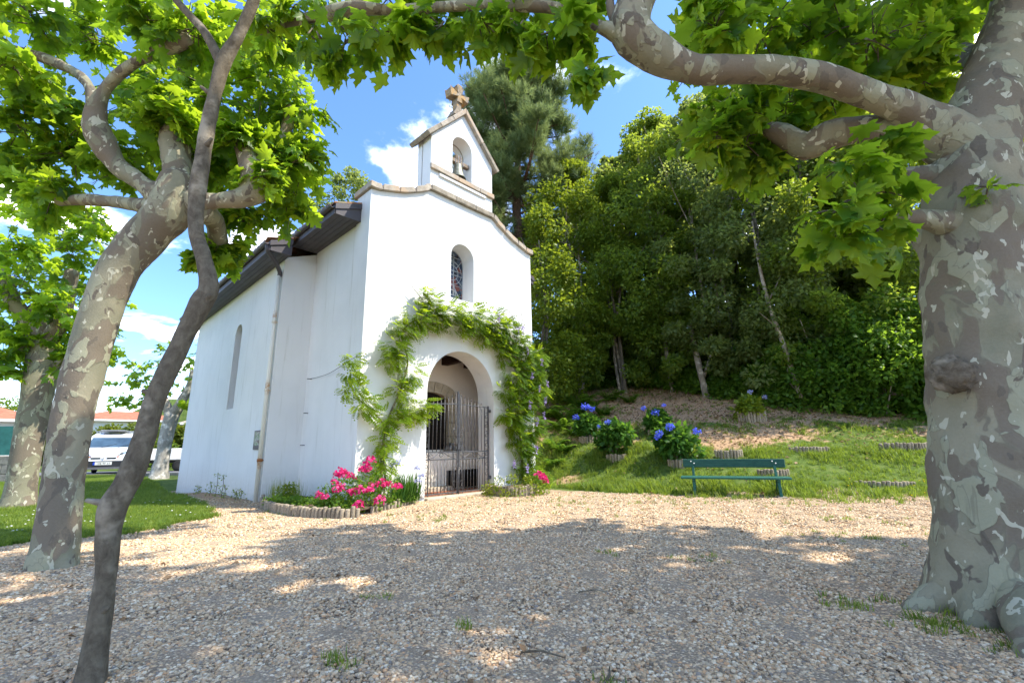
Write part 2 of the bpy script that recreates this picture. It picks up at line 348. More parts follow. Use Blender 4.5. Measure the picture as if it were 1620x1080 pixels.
M['leaf_under'] = leaf_mat('undergrowth_leaf', [(0.042, 0.10, 0.016), (0.078, 0.165, 0.02), (0.13, 0.23, 0.026)], (0.40, 0.60, 0.04), 0.5, 0.45, 0.25)
M['needle'] = leaf_mat('pine_needle', [(0.075, 0.115, 0.052), (0.125, 0.175, 0.07), (0.20, 0.245, 0.10)], (0.36, 0.44, 0.13), 0.4, 0.6, .15)
M['leaf_wist'] = leaf_mat('wisteria_leaf', [(0.050, 0.115, 0.012), (0.095, 0.18, 0.014), (0.19, 0.26, 0.02)], (0.52, 0.66, 0.02), 0.5, 0.55, 0.15)
M['leaf_hyd'] = leaf_mat('hydrangea_leaf', [(0.022, 0.075, 0.014), (0.045, 0.12, 0.016), (0.075, 0.16, 0.022)], (0.24, 0.46, 0.04), 0.38, 0.45, 0.2)
M['leaf_yel'] = leaf_mat('yellow_green_leaf', [(0.09, 0.16, 0.012), (0.16, 0.23, 0.015), (0.25, 0.28, 0.02)], (0.45, 0.50, 0.03), 0.4)
M['leaf_hedge'] = leaf_mat('hedge_leaf', [(0.06, 0.095, 0.014), (0.11, 0.15, 0.016), (0.17, 0.20, 0.02)], (0.36, 0.40, 0.03), 0.4)
M['leaf_dry'] = leaf_mat('dry_leaf', [(0.13, 0.075, 0.04), (0.28, 0.17, 0.09), (0.42, 0.30, 0.18)], (0.3, 0.2, 0.08), 0.2, 0.7, 0.2, True)
M['grass'] = leaf_mat('grass_blade', [(0.075, 0.14, 0.018), (0.125, 0.20, 0.024), (0.22, 0.26, 0.05)], (0.42, 0.54, 0.05), 0.45, 0.5, 0.3, True)
M['flower_blue'] = leaf_mat('blue_petal', [(0.045, 0.08, 0.62), (0.09, 0.14, 0.80), (0.22, 0.26, 0.85)], (0.2, 0.25, 0.8), 0.25, 0.6, 0.1)
M['flower_pale'] = leaf_mat('pale_blue_petal', [(0.30, 0.33, 0.62), (0.45, 0.46, 0.70), (0.62, 0.62, 0.75)], (0.5, 0.5, 0.8), 0.3, 0.6, 0.1)
M['flower_pink'] = leaf_mat('pink_petal', [(0.55, 0.012, 0.12), (0.72, 0.03, 0.20), (0.80, 0.14, 0.32)], (0.8, 0.05, 0.25), 0.3, 0.6, 0.1)
M['flower_lilac'] = leaf_mat('lilac_petal', [(0.30, 0.20, 0.50), (0.42, 0.30, 0.62), (0.60, 0.50, 0.72)], (0.5, 0.4, 0.7), 0.3, 0.6, 0.1)
M['flower_white'] = leaf_mat('white_petal', [(0.7, 0.7, 0.62), (0.8, 0.8, 0.74)], (0.7, 0.7, 0.6), 0.25, 0.6, 0.1, True)
M['flower_yellow'] = leaf_mat('yellow_petal', [(0.75, 0.48, 0.01), (0.80, 0.60, 0.02)], (0.8, 0.6, 0.02), 0.25, 0.6, 0.1, True)

# pebbles: each stone its own colour
def mat_pebble():
    m, nt, N, L = newmat('pebble'); oi = N('ShaderNodeObjectInfo'); tc = N('ShaderNodeTexCoord')
    r = ramp(N, [(0.00, (0.260, 0.190, 0.125)), (0.08, (0.420, 0.300, 0.190)), (0.22, (0.690, 0.465, 0.270)), (0.40, (0.550, 0.370, 0.210)), (0.54, (0.780, 0.580, 0.370)), (0.68, (0.580, 0.440, 0.290)), (0.80, (0.680, 0.390, 0.200)), (0.86, (0.850, 0.700, 0.500)), (0.95, (0.330, 0.270, 0.215))], 'CONSTANT')
    L(oi.outputs['Random'], r.inputs[0]); n = noise(N, L, tc.outputs['Object'], 2.5, 5, 0.7)
    c = mixc(N, L, mrange(N, L, n.outputs[0], 0.35, 0.7), r.outputs[0], (0.6, 0.56, 0.5), 'MULTIPLY')
    c = mixc(N, L, 0.5, c, r.outputs[0])
    finish(N, L, c, 0.75, n.outputs[0], 0.2, 0.1, 0, 0.25); return m
M['pebble'] = mat_pebble()
def mat_ground():
    m, nt, N, L = newmat('ground_cover'); tc = N('ShaderNodeTexCoord'); O = tc.outputs['Object']
    def at_(nm): a = N('ShaderNodeAttribute'); a.attribute_name = nm; return a.outputs['Fac']
    v = N('ShaderNodeTexVoronoi'); v.inputs['Scale'].default_value = 62; L(O, v.inputs['Vector'])
    nb = noise(N, L, O, 1.1, 6, 0.6); nf = noise(N, L, O, 28, 6, 0.7); nm_ = noise(N, L, O, 6, 6, 0.65)
    hs = N('ShaderNodeSeparateColor'); L(v.outputs['Color'], hs.inputs[0])
    r = ramp(N, [(0.0, (0.39, 0.285, 0.18)), (0.25, (0.62, 0.445, 0.28)), (0.5, (0.52, 0.365, 0.225)), (0.7, (0.72, 0.55, 0.37)), (0.88, (0.46, 0.35, 0.24))], 'CONSTANT'); L(hs.outputs[0], r.inputs[0])
    grav = mixc(N, L, mrange(N, L, v.outputs['Distance'], 0.25, 0.6), r.outputs[0], (0.30, 0.22, 0.15))
    grav = mixc(N, L, mrange(N, L, nb.outputs[0], 0.4, 0.7, 0, 0.35), grav, (0.52, 0.40, 0.29))
    gr = ramp(N, [(0.25, (0.055, 0.085, 0.02)), (0.5, (0.10, 0.15, 0.03)), (0.75, (0.18, 0.20, 0.06))]); L(nm_.outputs[0], gr.inputs[0])
    so = ramp(N, [(0.25, (0.24, 0.15, 0.085)), (0.55, (0.46, 0.30, 0.175)), (0.8, (0.60, 0.43, 0.27))]); L(nf.outputs[0], so.inputs[0])
    def soft(a):
        s = N('ShaderNodeMath'); s.operation = 'ADD'; L(a, s.inputs[0])
        k = N('ShaderNodeMath'); k.operation = 'MULTIPLY_ADD'; L(nm_.outputs[0], k.inputs[0]); k.inputs[1].default_value = 0.9; k.inputs[2].default_value = -0.45; L(k.outputs[0], s.inputs[1])
        return mrange(N, L, s.outputs[0], 0.38, 0.62)
    c = mixc(N, L, soft(at_('grass')), grav, gr.outputs[0])
    c = mixc(N, L, soft(at_('soil')), c, so.outputs[0])
    h = N('ShaderNodeMath'); h.operation = 'SUBTRACT'; L(nf.outputs[0], h.inputs[0]); L(v.outputs['Distance'], h.inputs[1])
    finish(N, L, c, 0.95, h.outputs[0], 0.6, 0.02, 0, 0.1); return m
M['ground'] = mat_ground()
# ------------------------------------------------------------------ terrain
X0 = np.array([-2.924, 8.623]); TH = R(46.018)
EA = np.array([math.cos(TH), math.sin(TH)]); EN = np.array([-math.sin(TH), math.cos(TH)])
def W2(a, b): p = X0+a*EA+b*EN; return float(p[0]), float(p[1])
def toloc(x, y): dx, dy = x-X0[0], y-X0[1]; return dx*EA[0]+dy*EA[1], dx*EN[0]+dy*EN[1]
def sstep(v): v = np.clip(v, 0, 1); return v*v*(3-2*v)
def hill_t(x, y): return .28*(x-.64)+.96*(y-10.6)-.35
def height(x, y):
    x = np.asarray(x, float); y = np.asarray(y, float)
    a = toloc(x, y)[0]; t = hill_t(x, y); s = sstep((a-4.6)/3.0)
    h = .36*(np.sqrt(t*t+.16)+t)/2
    h = np.where(h > 6, 6+3*(1-np.exp(-(np.maximum(h, 6)-6)/3)), h)
    dip = -.3*np.exp(-((x+11)**2+(y-15.5)**2)/6)
    bump = 0.05*np.sin(x*1.7+1.1*y)*np.sin(y*1.3-.6*x)*np.clip(t/2, 0, 1)
    return (h+bump)*s+dip
def hz(x, y): return float(height(x, y))
LB_Y = [-40, -5, 0, 3.5, 5.65, 6.2, 6.86, 8.04, 9.45, 11.54, 14.8, 17, 21, 300]; LB_X = [-60, -25, -14, -9.5, -5.98, -5.6, -5.1, -4.85, -6.1, -8.4, -11.6, -11.4, -3, 0]
def masks(x, y):
    x = np.asarray(x, float); y = np.asarray(y, float)
    wob = 0.16*np.sin(3.1*x+1.7*y)+0.12*np.sin(5.3*y-2.2*x)+0.08*np.sin(9.1*x+7.7*y)
    left = sstep((np.interp(y, LB_Y, LB_X)-x+wob)/0.35+0.5)
    a, b = toloc(x, y); t = hill_t(x, y)
    hill = sstep((t+0.32+wob)/0.7)*sstep((a-4.6)/1.0+.3)
    fringe = 0.42*sstep((t+1.5+wob*2)/1.2)*sstep((a-4.2)/1.0)
    far = sstep((np.hypot(x, y)-30)/6)
    g = np.maximum(np.maximum(left, far), np.maximum(hill, fringe))
    soil = np.zeros_like(g)
    for cx, cy, rx, ry, s in [(6.3, 12.8, 1.9, 1.05, 1.15), (5.2, 13.4, 1.3, .9, 1.1), (7.6, 12.6, .8, .6, .8), (3.1, 13.4, .9, .45, .8), (1.3, 12.3, .6, .4, .9), (8.3, 12.7, 1.2, .5, .7), (4.6, 14.6, 1.6, .8, .8), (1.6, 14.2, .9, .9, .6), (9.4, 11.8, 1.2, .5, .6), (4.4, 9.7, .9, .18, .7)]:
        soil = np.maximum(soil, s*np.exp(-(((x-cx)/rx)**2+((y-cy)/ry)**2)*1.1)*(1+wob*1.2))
    soil = np.maximum(soil, sstep((t-3.3+wob*3)/1.3)*.95*sstep((a-4.6)/2)*(1-sstep((t-8)/3)))
    strip = np.exp(-((a+1.05+0.1*np.sin(b*3))/.3)**2)*((b > 2) & (b < 11.2))
    soil = np.maximum(soil, strip*.8)
    return np.clip(g, 0, 1), np.clip(soil, 0, 1)
def build_ground():
    def axis(lo, hi, mid0, mid1, st):
        core = np.arange(mid0, mid1+1e-6, st); out = []; d = st
        v = mid1
        while v < hi: d *= 1.22; v += d; out.append(v)
        up = out; out = []; v = mid0; d = st
        while v > lo: d *= 1.22; v -= d; out.append(v)
        return np.array(out[::-1]+list(core)+up)
    xs = axis(-400, 400, -13, 13, .14); ys = axis(-200, 500, 0.6, 19, .14)
    XX, YY = np.meshgrid(xs, ys); Z = height(XX, YY)
    g, s = masks(XX, YY)
    fine = 0.012*np.sin(XX*7.3+YY*3.1)*np.sin(YY*6.1-XX*2.2)*(g < .4)
    Z = Z+fine
    V = np.stack([XX.ravel(), YY.ravel(), Z.ravel()], 1); nx, ny = len(xs), len(ys)
    i, j = np.meshgrid(np.arange(nx-1), np.arange(ny-1)); k = (j*nx+i).ravel()
    loops = np.stack([k, k+1, k+nx+1, k+nx], 1).ravel()
    me = np_mesh('ground', V, loops, np.arange(len(k))*4, M['ground'], True, {'grass': g.ravel(), 'soil': s.ravel()})
    o = link('ground', me); tagp(o, kind='structure')
build_ground()

# ------------------------------------------------------------------ chapel (local frame: x along the facade, y into the nave)
chapel = thing('chapel', 'small whitewashed chapel with arched porch and stepped bell gable', 'chapel', (X0[0], X0[1], 0), TH)
CH = lambda mb, name, mat, bevel=0, parent=None: mb.build(name, mat, parent or chapel, bevel)
def arc(cx, cz, r, a0, a1, n, rz=None):
    return [(cx+r*math.cos(a0+(a1-a0)*i/n), cz+(rz or r)*math.sin(a0+(a1-a0)*i/n)) for i in range(n+1)]
W = 5.015; FT = 0.58
topR = [(W, 6.41), (4.86, 6.43), (4.7, 6.475), (4.45, 6.55), (4.19, 6.635), (3.95, 6.75), (3.71, 6.87), (3.6, 6.94), (3.53, 6.985)]
topL = [(W-p[0], p[1]) for p in topR][::-1]
def arch_outline(cx, hw, z0, zs, n=20, rz=None): return [(cx+hw, z0)]+arc(cx, zs, hw, 0, math.pi, n, rz)+[(cx-hw, z0)]
AC, AHW, AS = 2.545, 0.985, 2.25
out = [(0, -.5)]+[(AC-AHW, -.5)]+arc(AC, AS, AHW, math.pi, 0, 28)+[(AC+AHW, -.5), (W, -.5)]+topR+topL
win = arch_outline(2.51, .36, 4.50, 5.58)[::-1]
f = MB(); f.plate(out, [win], 0, FT); CH(f, 'facade_wall', M['plaster'])
# porch and nave walls
for nm, x0, x1, y0, y1, z1 in [('porch_wall', .03, .38, FT, 2.64, 5.85), ('porch_wall', 4.64, 4.99, FT, 2.64, 5.85), ('nave_wall', -.35, .03, 2.64, 2.99, 5.5), ('nave_wall', 4.99, 5.37, 2.64, 2.99, 5.5), ('nave_wall', 5.37, 5.72, 2.64, 10.6, 5.5), ('nave_wall', -.35, 5.37, 10.25, 10.6, 5.5)]:
    b = MB(); b.bx(x0, x1, y0, y1, -.6, z1); CH(b, nm, M['plaster'])
sw = arch_outline(5.68, .30, 2.13, 4.14, 14)[::-1]
b = MB(); b.plate([(2.64, -.9), (10.6, -.9), (10.6, 5.5), (2.64, 5.5)], [sw], 0, .35); b.v = [(-.7+y, x, z) for x, y, z in b.v]; CH(b, 'nave_wall', M['plaster'])
b = MB(); b.bx(-.44, -.41, 5.3, 6.06, 2.1, 4.5); sg = CH(b, 'side_window', M['dark'])
# gable infill behind the parapet
b = MB(); b.plate([(-.66, 5.5), (5.68, 5.5), (2.51, 6.75)], [], 2.7, 2.95); CH(b, 'nave_gable', M['plaster'])
b = MB(); b.plate([(-.66, 5.5), (5.68, 5.5), (2.51, 6.75)], [], 10.3, 10.58); CH(b, 'nave_gable', M['plaster'])
# porch inside: floor, partition with segmental door, ceiling and beams, ledge
b = MB(); b.bx(.38, 4.64, 1.65, 1.9, -.1, 3.6); CH(b, 'porch_back', M['plaster_in'])
dw = [(3.55, 1.0)]+[(2.70+.85*math.cos(t), 2.38+.34*math.sin(t)) for t in np.linspace(0, math.pi, 17)]+[(1.85, 1.0)]
b = MB(); b.plate([(.38, -.1), (4.64, -.1), (4.64, 3.6), (.38, 3.6)], [dw[::-1]], 1.5, 1.648); CH(b, 'porch_back', M['plaster_in'])
din = [(3.32, .98)]+[(2.70+.62*math.cos(t), 2.18+.26*math.sin(t)) for t in np.linspace(0, math.pi, 17)]+[(2.08, .98)]
for i in range(9):                                                     # voussoirs and jamb stones of the inner door
    t0, t1 = math.pi*i/9+.012, math.pi*(i+1)/9-.012
    o_ = [(2.70+.845*math.cos(t), 2.38+.335*math.sin(t)) for t in np.linspace(t0, t1, 4)]; n_ = [(2.70+.62*math.cos(t), 2.18+.26*math.sin(t)) for t in np.linspace(t1, t0, 4)]
    b = MB(); b.plate(o_+n_, [], 1.47, 1.645); CH(b, 'door_stone', M['step'], .006)
for s in (-1, 1):
    for k in range(4):
        z0 = 1.0+k*.345; b = MB(); xa, xb = sorted((2.70+s*.62, 2.70+s*.845)); zt = z0+.335 if k < 3 else 2.2
        b.bx(xa, xb, 1.47, 1.645, z0, zt); CH(b, 'door_stone', M['step'], .006)
b = MB(); b.bx(2.08, 3.32, 1.61, 1.649, .98, 2.5); door = CH(b, 'inner_door', M['doorwood'])
for k in range(5):
    b = MB(); b.bx(2.11+k*.243, 2.11+k*.243+.225, 1.585, 1.608, 1.0, 2.3); CH(b, 'door_plank', M['doorwood'], .004, door)
b = MB(); b.bx(.38, 4.64, .3, 1.5, 3.42, 3.5); CH(b, 'porch_ceiling', M['beam'])
for a in (.9, 1.65, 2.4, 3.15, 3.9, 4.5):
    b = MB(); b.bx(a-.10, a+.10, .58, 1.5, 3.18, 3.42); CH(b, 'ceiling_beam', M['beam'], .01)
b = MB(); b.bx(.38, 3.0, 1.12, 1.5, .05, .93); CH(b, 'porch_ledge', M['plaster_in'], .015)
b = MB(); b.bx(3.0, 4.64, 1.12, 1.5, .50, .93); CH(b, 'porch_ledge', M['plaster_in'], .015)
b = MB(); b.bx(3.0, 4.64, 1.40, 1.5, .05, .50); CH(b, 'ledge_shade_slab', M['dark'])  # near-black slab: the shade under the ledge is put into its colour
b = MB(); b.bx(.4, 3.0, .86, 1.12, .05, .15); CH(b, 'porch_step', M['step'], .01)
k = 0
for i in range(8):
    for j in range(7):
        x0, y0 = 1.5+i*.30, .22+j*.20
        if y0 > 1.0: continue
        b = MB(); b.bx(x0+.004, x0+.296, y0+.004, y0+.196, .0, .055+.003*((i*7+j*3) % 3)); CH(b, 'floor_tile', M['terracotta'], .003)
b = MB(); b.bx(.38, 4.64, .2, 1.5, -.1, -.02); CH(b, 'porch_floor', M['step'])
xs_ = [1.56, 2.02, 2.60, 3.10, 3.53]
for i in range(4):
    b = MB(); b.bx(xs_[i]+.004, xs_[i+1]-.004, -.10-.012*(i % 2), .21, -.25, .045); CH(b, 'threshold_stone', M['step'], .012)
# stained window
b = MB(); b.plate([(2.15, 4.5)]+arc(2.51, 5.58, .36, math.pi, 0, 18)+[(2.87, 4.5)], [], .43, .45)
def mat_glass():
    m, nt, N, L = newmat('stained_glass'); tc = N('ShaderNodeTexCoord'); mp = N('ShaderNodeMapping'); mp.inputs['Scale'].default_value = (9, 0, 6); L(tc.outputs['Object'], mp.inputs[0])
    v = N('ShaderNodeTexVoronoi'); v.inputs['Scale'].default_value = 1.0; L(mp.outputs[0], v.inputs['Vector']); s = N('ShaderNodeSeparateColor'); L(v.outputs['Color'], s.inputs[0])
    r = ramp(N, [(0, (0.02, 0.035, 0.07)), (0.3, (0.05, 0.07, 0.11)), (0.5, (0.015, 0.02, 0.03)), (0.66, (0.10, 0.13, 0.16)), (0.85, (0.16, 0.05, 0.04))], 'CONSTANT'); L(s.outputs[0], r.inputs[0])
    finish(N, L, r.outputs[0], 0.15, None, 0, 0, 0, 0.5); return m
M['glass'] = mat_glass(); glass = CH(b, 'stained_window', M['glass'])
b = MB()
def lead(p, q, r=.008): b.tube([(p[0], .425, p[1]), (q[0], .425, q[1])], r, 6)
def leadc(cx, cz, rr, n=16, a0=0, a1=2*math.pi, r=.008): b.tube([(cx+rr*math.cos(a0+(a1-a0)*i/n), .425, cz+rr*math.sin(a0+(a1-a0)*i/n)) for i in range(n+1)], r, 6)
for x in (2.455, 2.565): lead((x, 4.75), (x, 5.85), .011)
for z in (5.28, 5.39): lead((2.16, z), (2.86, z), .011)
leadc(2.51, 5.335, .20); leadc(2.51, 5.335, .31); leadc(2.51, 4.62, .26, 12, 0, math.pi)
for t in (-1, 1):
    lead((2.51+t*.06, 5.0), (2.51+t*.33, 4.55)); lead((2.51+t*.05, 5.1), (2.51+t*.2, 4.5)); lead((2.51+t*.14, 5.48), (2.51+t*.33, 5.72)); lead((2.51+t*.14, 5.2), (2.51+t*.35, 5.02))
leadc(2.51, 5.58, .35, 16, 0, math.pi, .012); lead((2.16, 4.5), (2.16, 5.58), .012); lead((2.86, 4.5), (2.86, 5.58), .012)
for z in (4.75, 5.0, 5.75): lead((2.16, z), (2.86, z), .006)
b.build('window_lead', M['lead'], glass)
b = MB(); b.bx(2.10, 2.92, .46, .57, 4.45, 6.0); CH(b, 'window_back', M['dark'])
# belfry
apex = (2.515, 9.66); bz = 6.98
bel = [(1.50, bz), (3.53, bz), (3.53, 8.56), apex, (1.50, 8.56)]
hole = arch_outline(2.475, .325, 7.66, 8.62, 18)[::-1]
b = MB(); b.plate(bel, [hole], .012, .36); belfry = CH(b, 'belfry_wall', M['plaster'])
bel2 = [(1.53, bz), (3.50, bz), (3.50, 8.56), (2.515, 9.62), (1.53, 8.56)]
b = MB(); b.plate(bel2, [[(x, z) for x, z in hole]], .36, .40); CH(b, 'belfry_wall', M['copinggrey'])
b = MB(); b.plate(bel, [hole], .40, .58); CH(b, 'belfry_wall', M['plaster'])
b = MB(); b.bx(1.47, 2.32, -.055, .011, 7.60, 7.735); CH(b, 'sill_stone', M['coping'], .012)
b = MB(); b.bx(2.325, 3.05, -.05, .011, 7.60, 7.73); CH(b, 'sill_stone', M['coping'], .012)
b = MB(); b.bx(3.055, 3.56, -.055, .011, 7.60, 7.735); CH(b, 'sill_stone', M['coping'], .012)
b = MB(); b.bx(1.74, 3.28, -.03, .011, 7.50, 7.585); CH(b, 'sill_moulding', M['plaster'], .012)
b = MB(); b.bx(2.16, 2.79, -.03, .40, 7.62, 7.668); CH(b, 'opening_sill', M['coping'], .01)
# coping stones along the parapet
path = topL[::-1][:-1]+[(1.49, 7.0), (2.0, 7.0), (2.55, 7.0), (3.1, 7.0), (3.52, 7.0)]+topR[::-1][1:]
path[0] = (-.06, 6.425); path[-1] = (W+.06, 6.425)
pth, _ = catmull([(p[0], p[1], 0) for p in path], [1]*len(path), .07)
def strip(idx, th=.14, y0=-.085, y1=.66, dz=0.004):
    v, fcs = [], []
    for i in idx:
        p = pth[i]; d = pth[min(i+1, len(pth)-1)]-pth[max(i-1, 0)]; d /= np.linalg.norm(d); n_ = np.array([-d[1], d[0]])
        if n_[1] < 0: n_ = -n_
        lo = p[:2]+n_*dz; hi = p[:2]+n_*th
        v += [(lo[0], y0, lo[1]), (lo[0], y1, lo[1]), (hi[0], y1, hi[1]), (hi[0], y0, hi[1])]
    m = len(idx)
    for i in range(m-1):
        for k in range(4): fcs.append((i*4+k, (i+1)*4+k, (i+1)*4+(k+1) % 4, i*4+(k+1) % 4))
    fcs += [(0, 1, 2, 3), tuple((m-1)*4+k for k in (3, 2, 1, 0))]
    b = MB(); b.add(v, fcs); b.fixn = True; return b
cuts = [0]
target = [0.0, .14, .62, 1.05, 1.50, 2.25, 2.95, 3.55, 3.98, 4.40, 4.80, 9]
xsP = pth[:, 0]
idxs = [int(np.argmin(abs(xsP-t))) for t in (-.06, .2, .68, 1.08, 1.49, 2.2, 2.9, 3.53, 3.98, 4.42, 4.82, W+.06)]
for i in range(len(idxs)-1):
    a_, b_ = idxs[i], idxs[i+1]
    idx = list(range(a_, b_+1))
    under = 1.4 < pth[a_][0] < 3.5 and pth[b_][0] < 3.6
    sb = strip(idx, y1=.008 if under else .66)
    x0m, x1m = pth[a_][0]+.004, pth[b_][0]-.004
    sb.v = [(min(max(x, x0m), x1m), y, z) for x, y, z in sb.v]
    CH(sb, 'coping_stone', M['coping'] if not 1.4 < pth[a_][0] < 3.4 else M['copinggrey'], .01)
# gable copings of the belfry
for s in (-1, 1):
    e0 = np.array([2.515+s*1.135, 8.44]); a0 = np.array([2.515, 9.665]); d = (a0-e0); Lg = np.linalg.norm(d); d /= Lg; n_ = np.array([-d[1], d[0]]); n_ = n_ if n_[1] > 0 else -n_
    cutp = [0, .33, .68, 1.0] if s < 0 else [0, .5, 1.0]
    for i in range(len(cutp)-1):
        p, q = e0+d*(Lg*cutp[i]+.003), e0+d*(Lg*cutp[i+1]-.003)
        q2 = q+n_*.115
        if i == len(cutp)-2: q = np.array([2.515+s*.002, 9.668]); q2 = np.array([2.515+s*.002, 9.84])
        b = MB(); pl = [tuple(p), tuple(q), tuple(q2), tuple(p+n_*.115)]
        b.plate(pl if s > 0 else pl[::-1], [], -.09, .70); CH(b, 'gable_coping', M['coping'] if i else M['copinggrey'], .012)
# cross
b = MB(); b.plate([(2.32, 9.74), (2.71, 9.74), (2.62, 9.95), (2.41, 9.95)], [], .16, .46); b.bx(2.425, 2.605, .22, .40, 9.94, 10.30)
cr = [(2.44, 10.2), (2.44, 10.34), (2.24, 10.30), (2.20, 10.52), (2.44, 10.47), (2.40, 10.66), (2.45, 10.72), (2.58, 10.72), (2.63, 10.66), (2.59, 10.47), (2.83, 10.52), (2.79, 10.30), (2.59, 10.34), (2.60, 10.2)]
b.plate(cr[::-1], [], .19, .43); CH(b, 'stone_cross', M['cross'], .018)
# eaves: soffit boards, fascias, gutters, tiles
def eave(x_in, x_out, y0, y1, zs, zf, nb, side):
    s = 1 if side else -1
    mx = lambda x: x if not side else W-x
    wd = (x_in-x_out)/nb
    for i in range(nb):
        a0, a1 = sorted((mx(x_out+i*wd+.005), mx(x_out+(i+1)*wd-.005)))
        b = MB(); b.bx(a0, a1, y0+.02, y1, zs, zs+.02); CH(b, 'soffit_board', M['fascia'])
    a0, a1 = sorted((mx(x_out-.025), mx(x_out))); b = MB(); b.bx(a0, a1, y0, y1, zs-.02, zf); CH(b, 'fascia_board', M['fascia'], .005)
    b = MB(); sl = .36*(x_in-x_out); pl = [(mx(x_out), zs-.012), (mx(x_in), zs-.012), (mx(x_in), zf+sl), (mx(x_out), zf)]
    b.plate(pl if not side else pl[::-1], [], y0-.02, y0+.005); CH(b, 'end_fascia', M['fascia'])
    b = MB(); pl = [(mx(x_out-.02), zf-.10), (mx(x_in), zf+sl-.10), (mx(x_in), zf+sl+.01), (mx(x_out-.02), zf+.01)]
    b.plate(pl if not side else pl[::-1], [], y0-.045, y0-.021); CH(b, 'barge_strip', M['fascia'], .004)
    # gutter
    gx = mx(x_out-.07); b = MB(); prof = [(gx+.065*math.cos(t), zf-.02+.065*math.sin(t)) for t in np.linspace(math.pi, 2*math.pi, 9)]+[(gx+.055*math.cos(t), zf-.02+.055*math.sin(t)) for t in np.linspace(2*math.pi, math.pi, 9)]
    b.plate(prof, [], y0, y1); CH(b, 'gutter', M['fascia'])
def tiles(x_out, zf, y0, y1, ridge, zr, side):
    ns = max(2, int((y1-y0)/.025)); nr = 7; v, fcs = [], []
    for j in range(nr*2):
        tt = (j//2 + (j % 2))/nr; x = x_out-.06+(ridge-x_out+.06)*tt; z = zf+.03+(zr-zf)*tt + (0.03 if j % 2 == 0 else 0.0)
        for i in range(ns+1):
            y = y0+(y1-y0)*i/ns; v.append((x if not side else W-x, y, z+.035*abs(math.sin(math.pi*(y-y0)/.21))))
    for j in range(nr*2-1):
        for i in range(ns):
            k = j*(ns+1)+i; fcs.append((k, k+1, k+ns+2, k+ns+1))
    b = MB(); b.add(v, fcs, True); o = CH(b, 'roof_tiles', M['tile']); o['kind'] = 'stuff'
    md = o.modifiers.new('thickness', 'SOLIDIFY'); md.thickness = .018
for sd in (0, 1):
    eave(.03, -.55, .40, 2.66, 5.79, 5.98, 5, sd); eave(-.70, -1.15, 2.26, 10.85, 5.40, 5.60, 4, sd)
    tiles(-.55, 5.98, .64 if False else .40, 2.66, 2.51, 6.9, sd) if sd else None
    tiles(-1.15, 5.60, 2.24, 10.9, 2.51, 6.85, sd)
# porch roof on the visible side starts behind the parapet for x>0
tiles(-.55, 5.98, .60, 2.66, 2.51, 6.9, 0)
b = MB(); v = []; 
for i in range(12):
    y = .37+i*.021; 
b.add([(-.60, .37, 6.0), (0-.004, .37, 6.20), (-.004, .62, 6.20), (-.60, .62, 6.0), (-.60, .37, 6.03), (-.004, .37, 6.235), (-.004, .62, 6.235), (-.60, .62, 6.03)], [(0, 1, 2, 3), (4, 7, 6, 5), (0, 4, 5, 1), (1, 5, 6, 2), (2, 6, 7, 3), (3, 7, 4, 0)]); b.fixn = True; CH(b, 'verge_tile', M['tile'])
# downpipe at the corner of the nave
def mat_pipe():
    m, nt, N, L = newmat('cream_pipe'); tc = N('ShaderNodeTexCoord'); sep = N('ShaderNodeSeparateXYZ'); L(tc.outputs['Object'], sep.inputs[0])
    n = noise(N, L, tc.outputs['Object'], 9, 6, 0.7)
    w = N('ShaderNodeMath'); w.operation = 'PINGPONG'; w.inputs[1].default_value = .8; L(sep.outputs[2], w.inputs[0])
    rust = mrange(N, L, w.outputs[0], .58, .80); mm = N('ShaderNodeMath'); mm.operation = 'MULTIPLY'; L(rust, mm.inputs[0]); L(mrange(N, L, n.outputs[0], .38, .62), mm.inputs[1])
    c = mixc(N, L, mm.outputs[0], (0.72, 0.68, 0.58), (0.42, 0.19, 0.05)); finish(N, L, c, 0.5, n.outputs[0], 0.1, 0.004); return m
M['pipe'] = mat_pipe()
b = MB(); b.tube([(-.765, 2.72, -.02), (-.765, 2.72, 5.02)], .045, 12); dp = CH(b, 'downpipe', M['pipe'])
b = MB(); b.tube(catmull([(-.765, 2.72, 5.0), (-.765, 2.70, 5.1), (-.95, 2.5, 5.25), (-1.14, 2.36, 5.36), (-1.19, 2.33, 5.42), (-1.2, 2.33, 5.56)], [1]*6, .05)[0], .05, 12); b.build('pipe_elbow', M['fascia'], dp)
for z in (.85, 2.35, 3.9): b = MB(); b.lathe([(.05, -.03), (.056, -.025), (.056, .025), (.05, .03)], (-.765, 2.72, z), 14); b.bx(-.76, -.69, 2.69, 2.75, z-.015, z+.015); b.build('pipe_collar', simple('rust', (0.30, 0.12, 0.04), 0.9) if z == .85 else M['rust_'] if 'rust_' in M else M['pipe'], dp)

def local_root(name, label, cat, a, b, z, group=None):
    x, y = W2(a, b); return thing(name, label, cat, (x, y, z), TH, group)
def shift(mb, a, b, z): mb.v = [(p[0]-a, p[1]-b, p[2]-z) for p in mb.v]; return mb
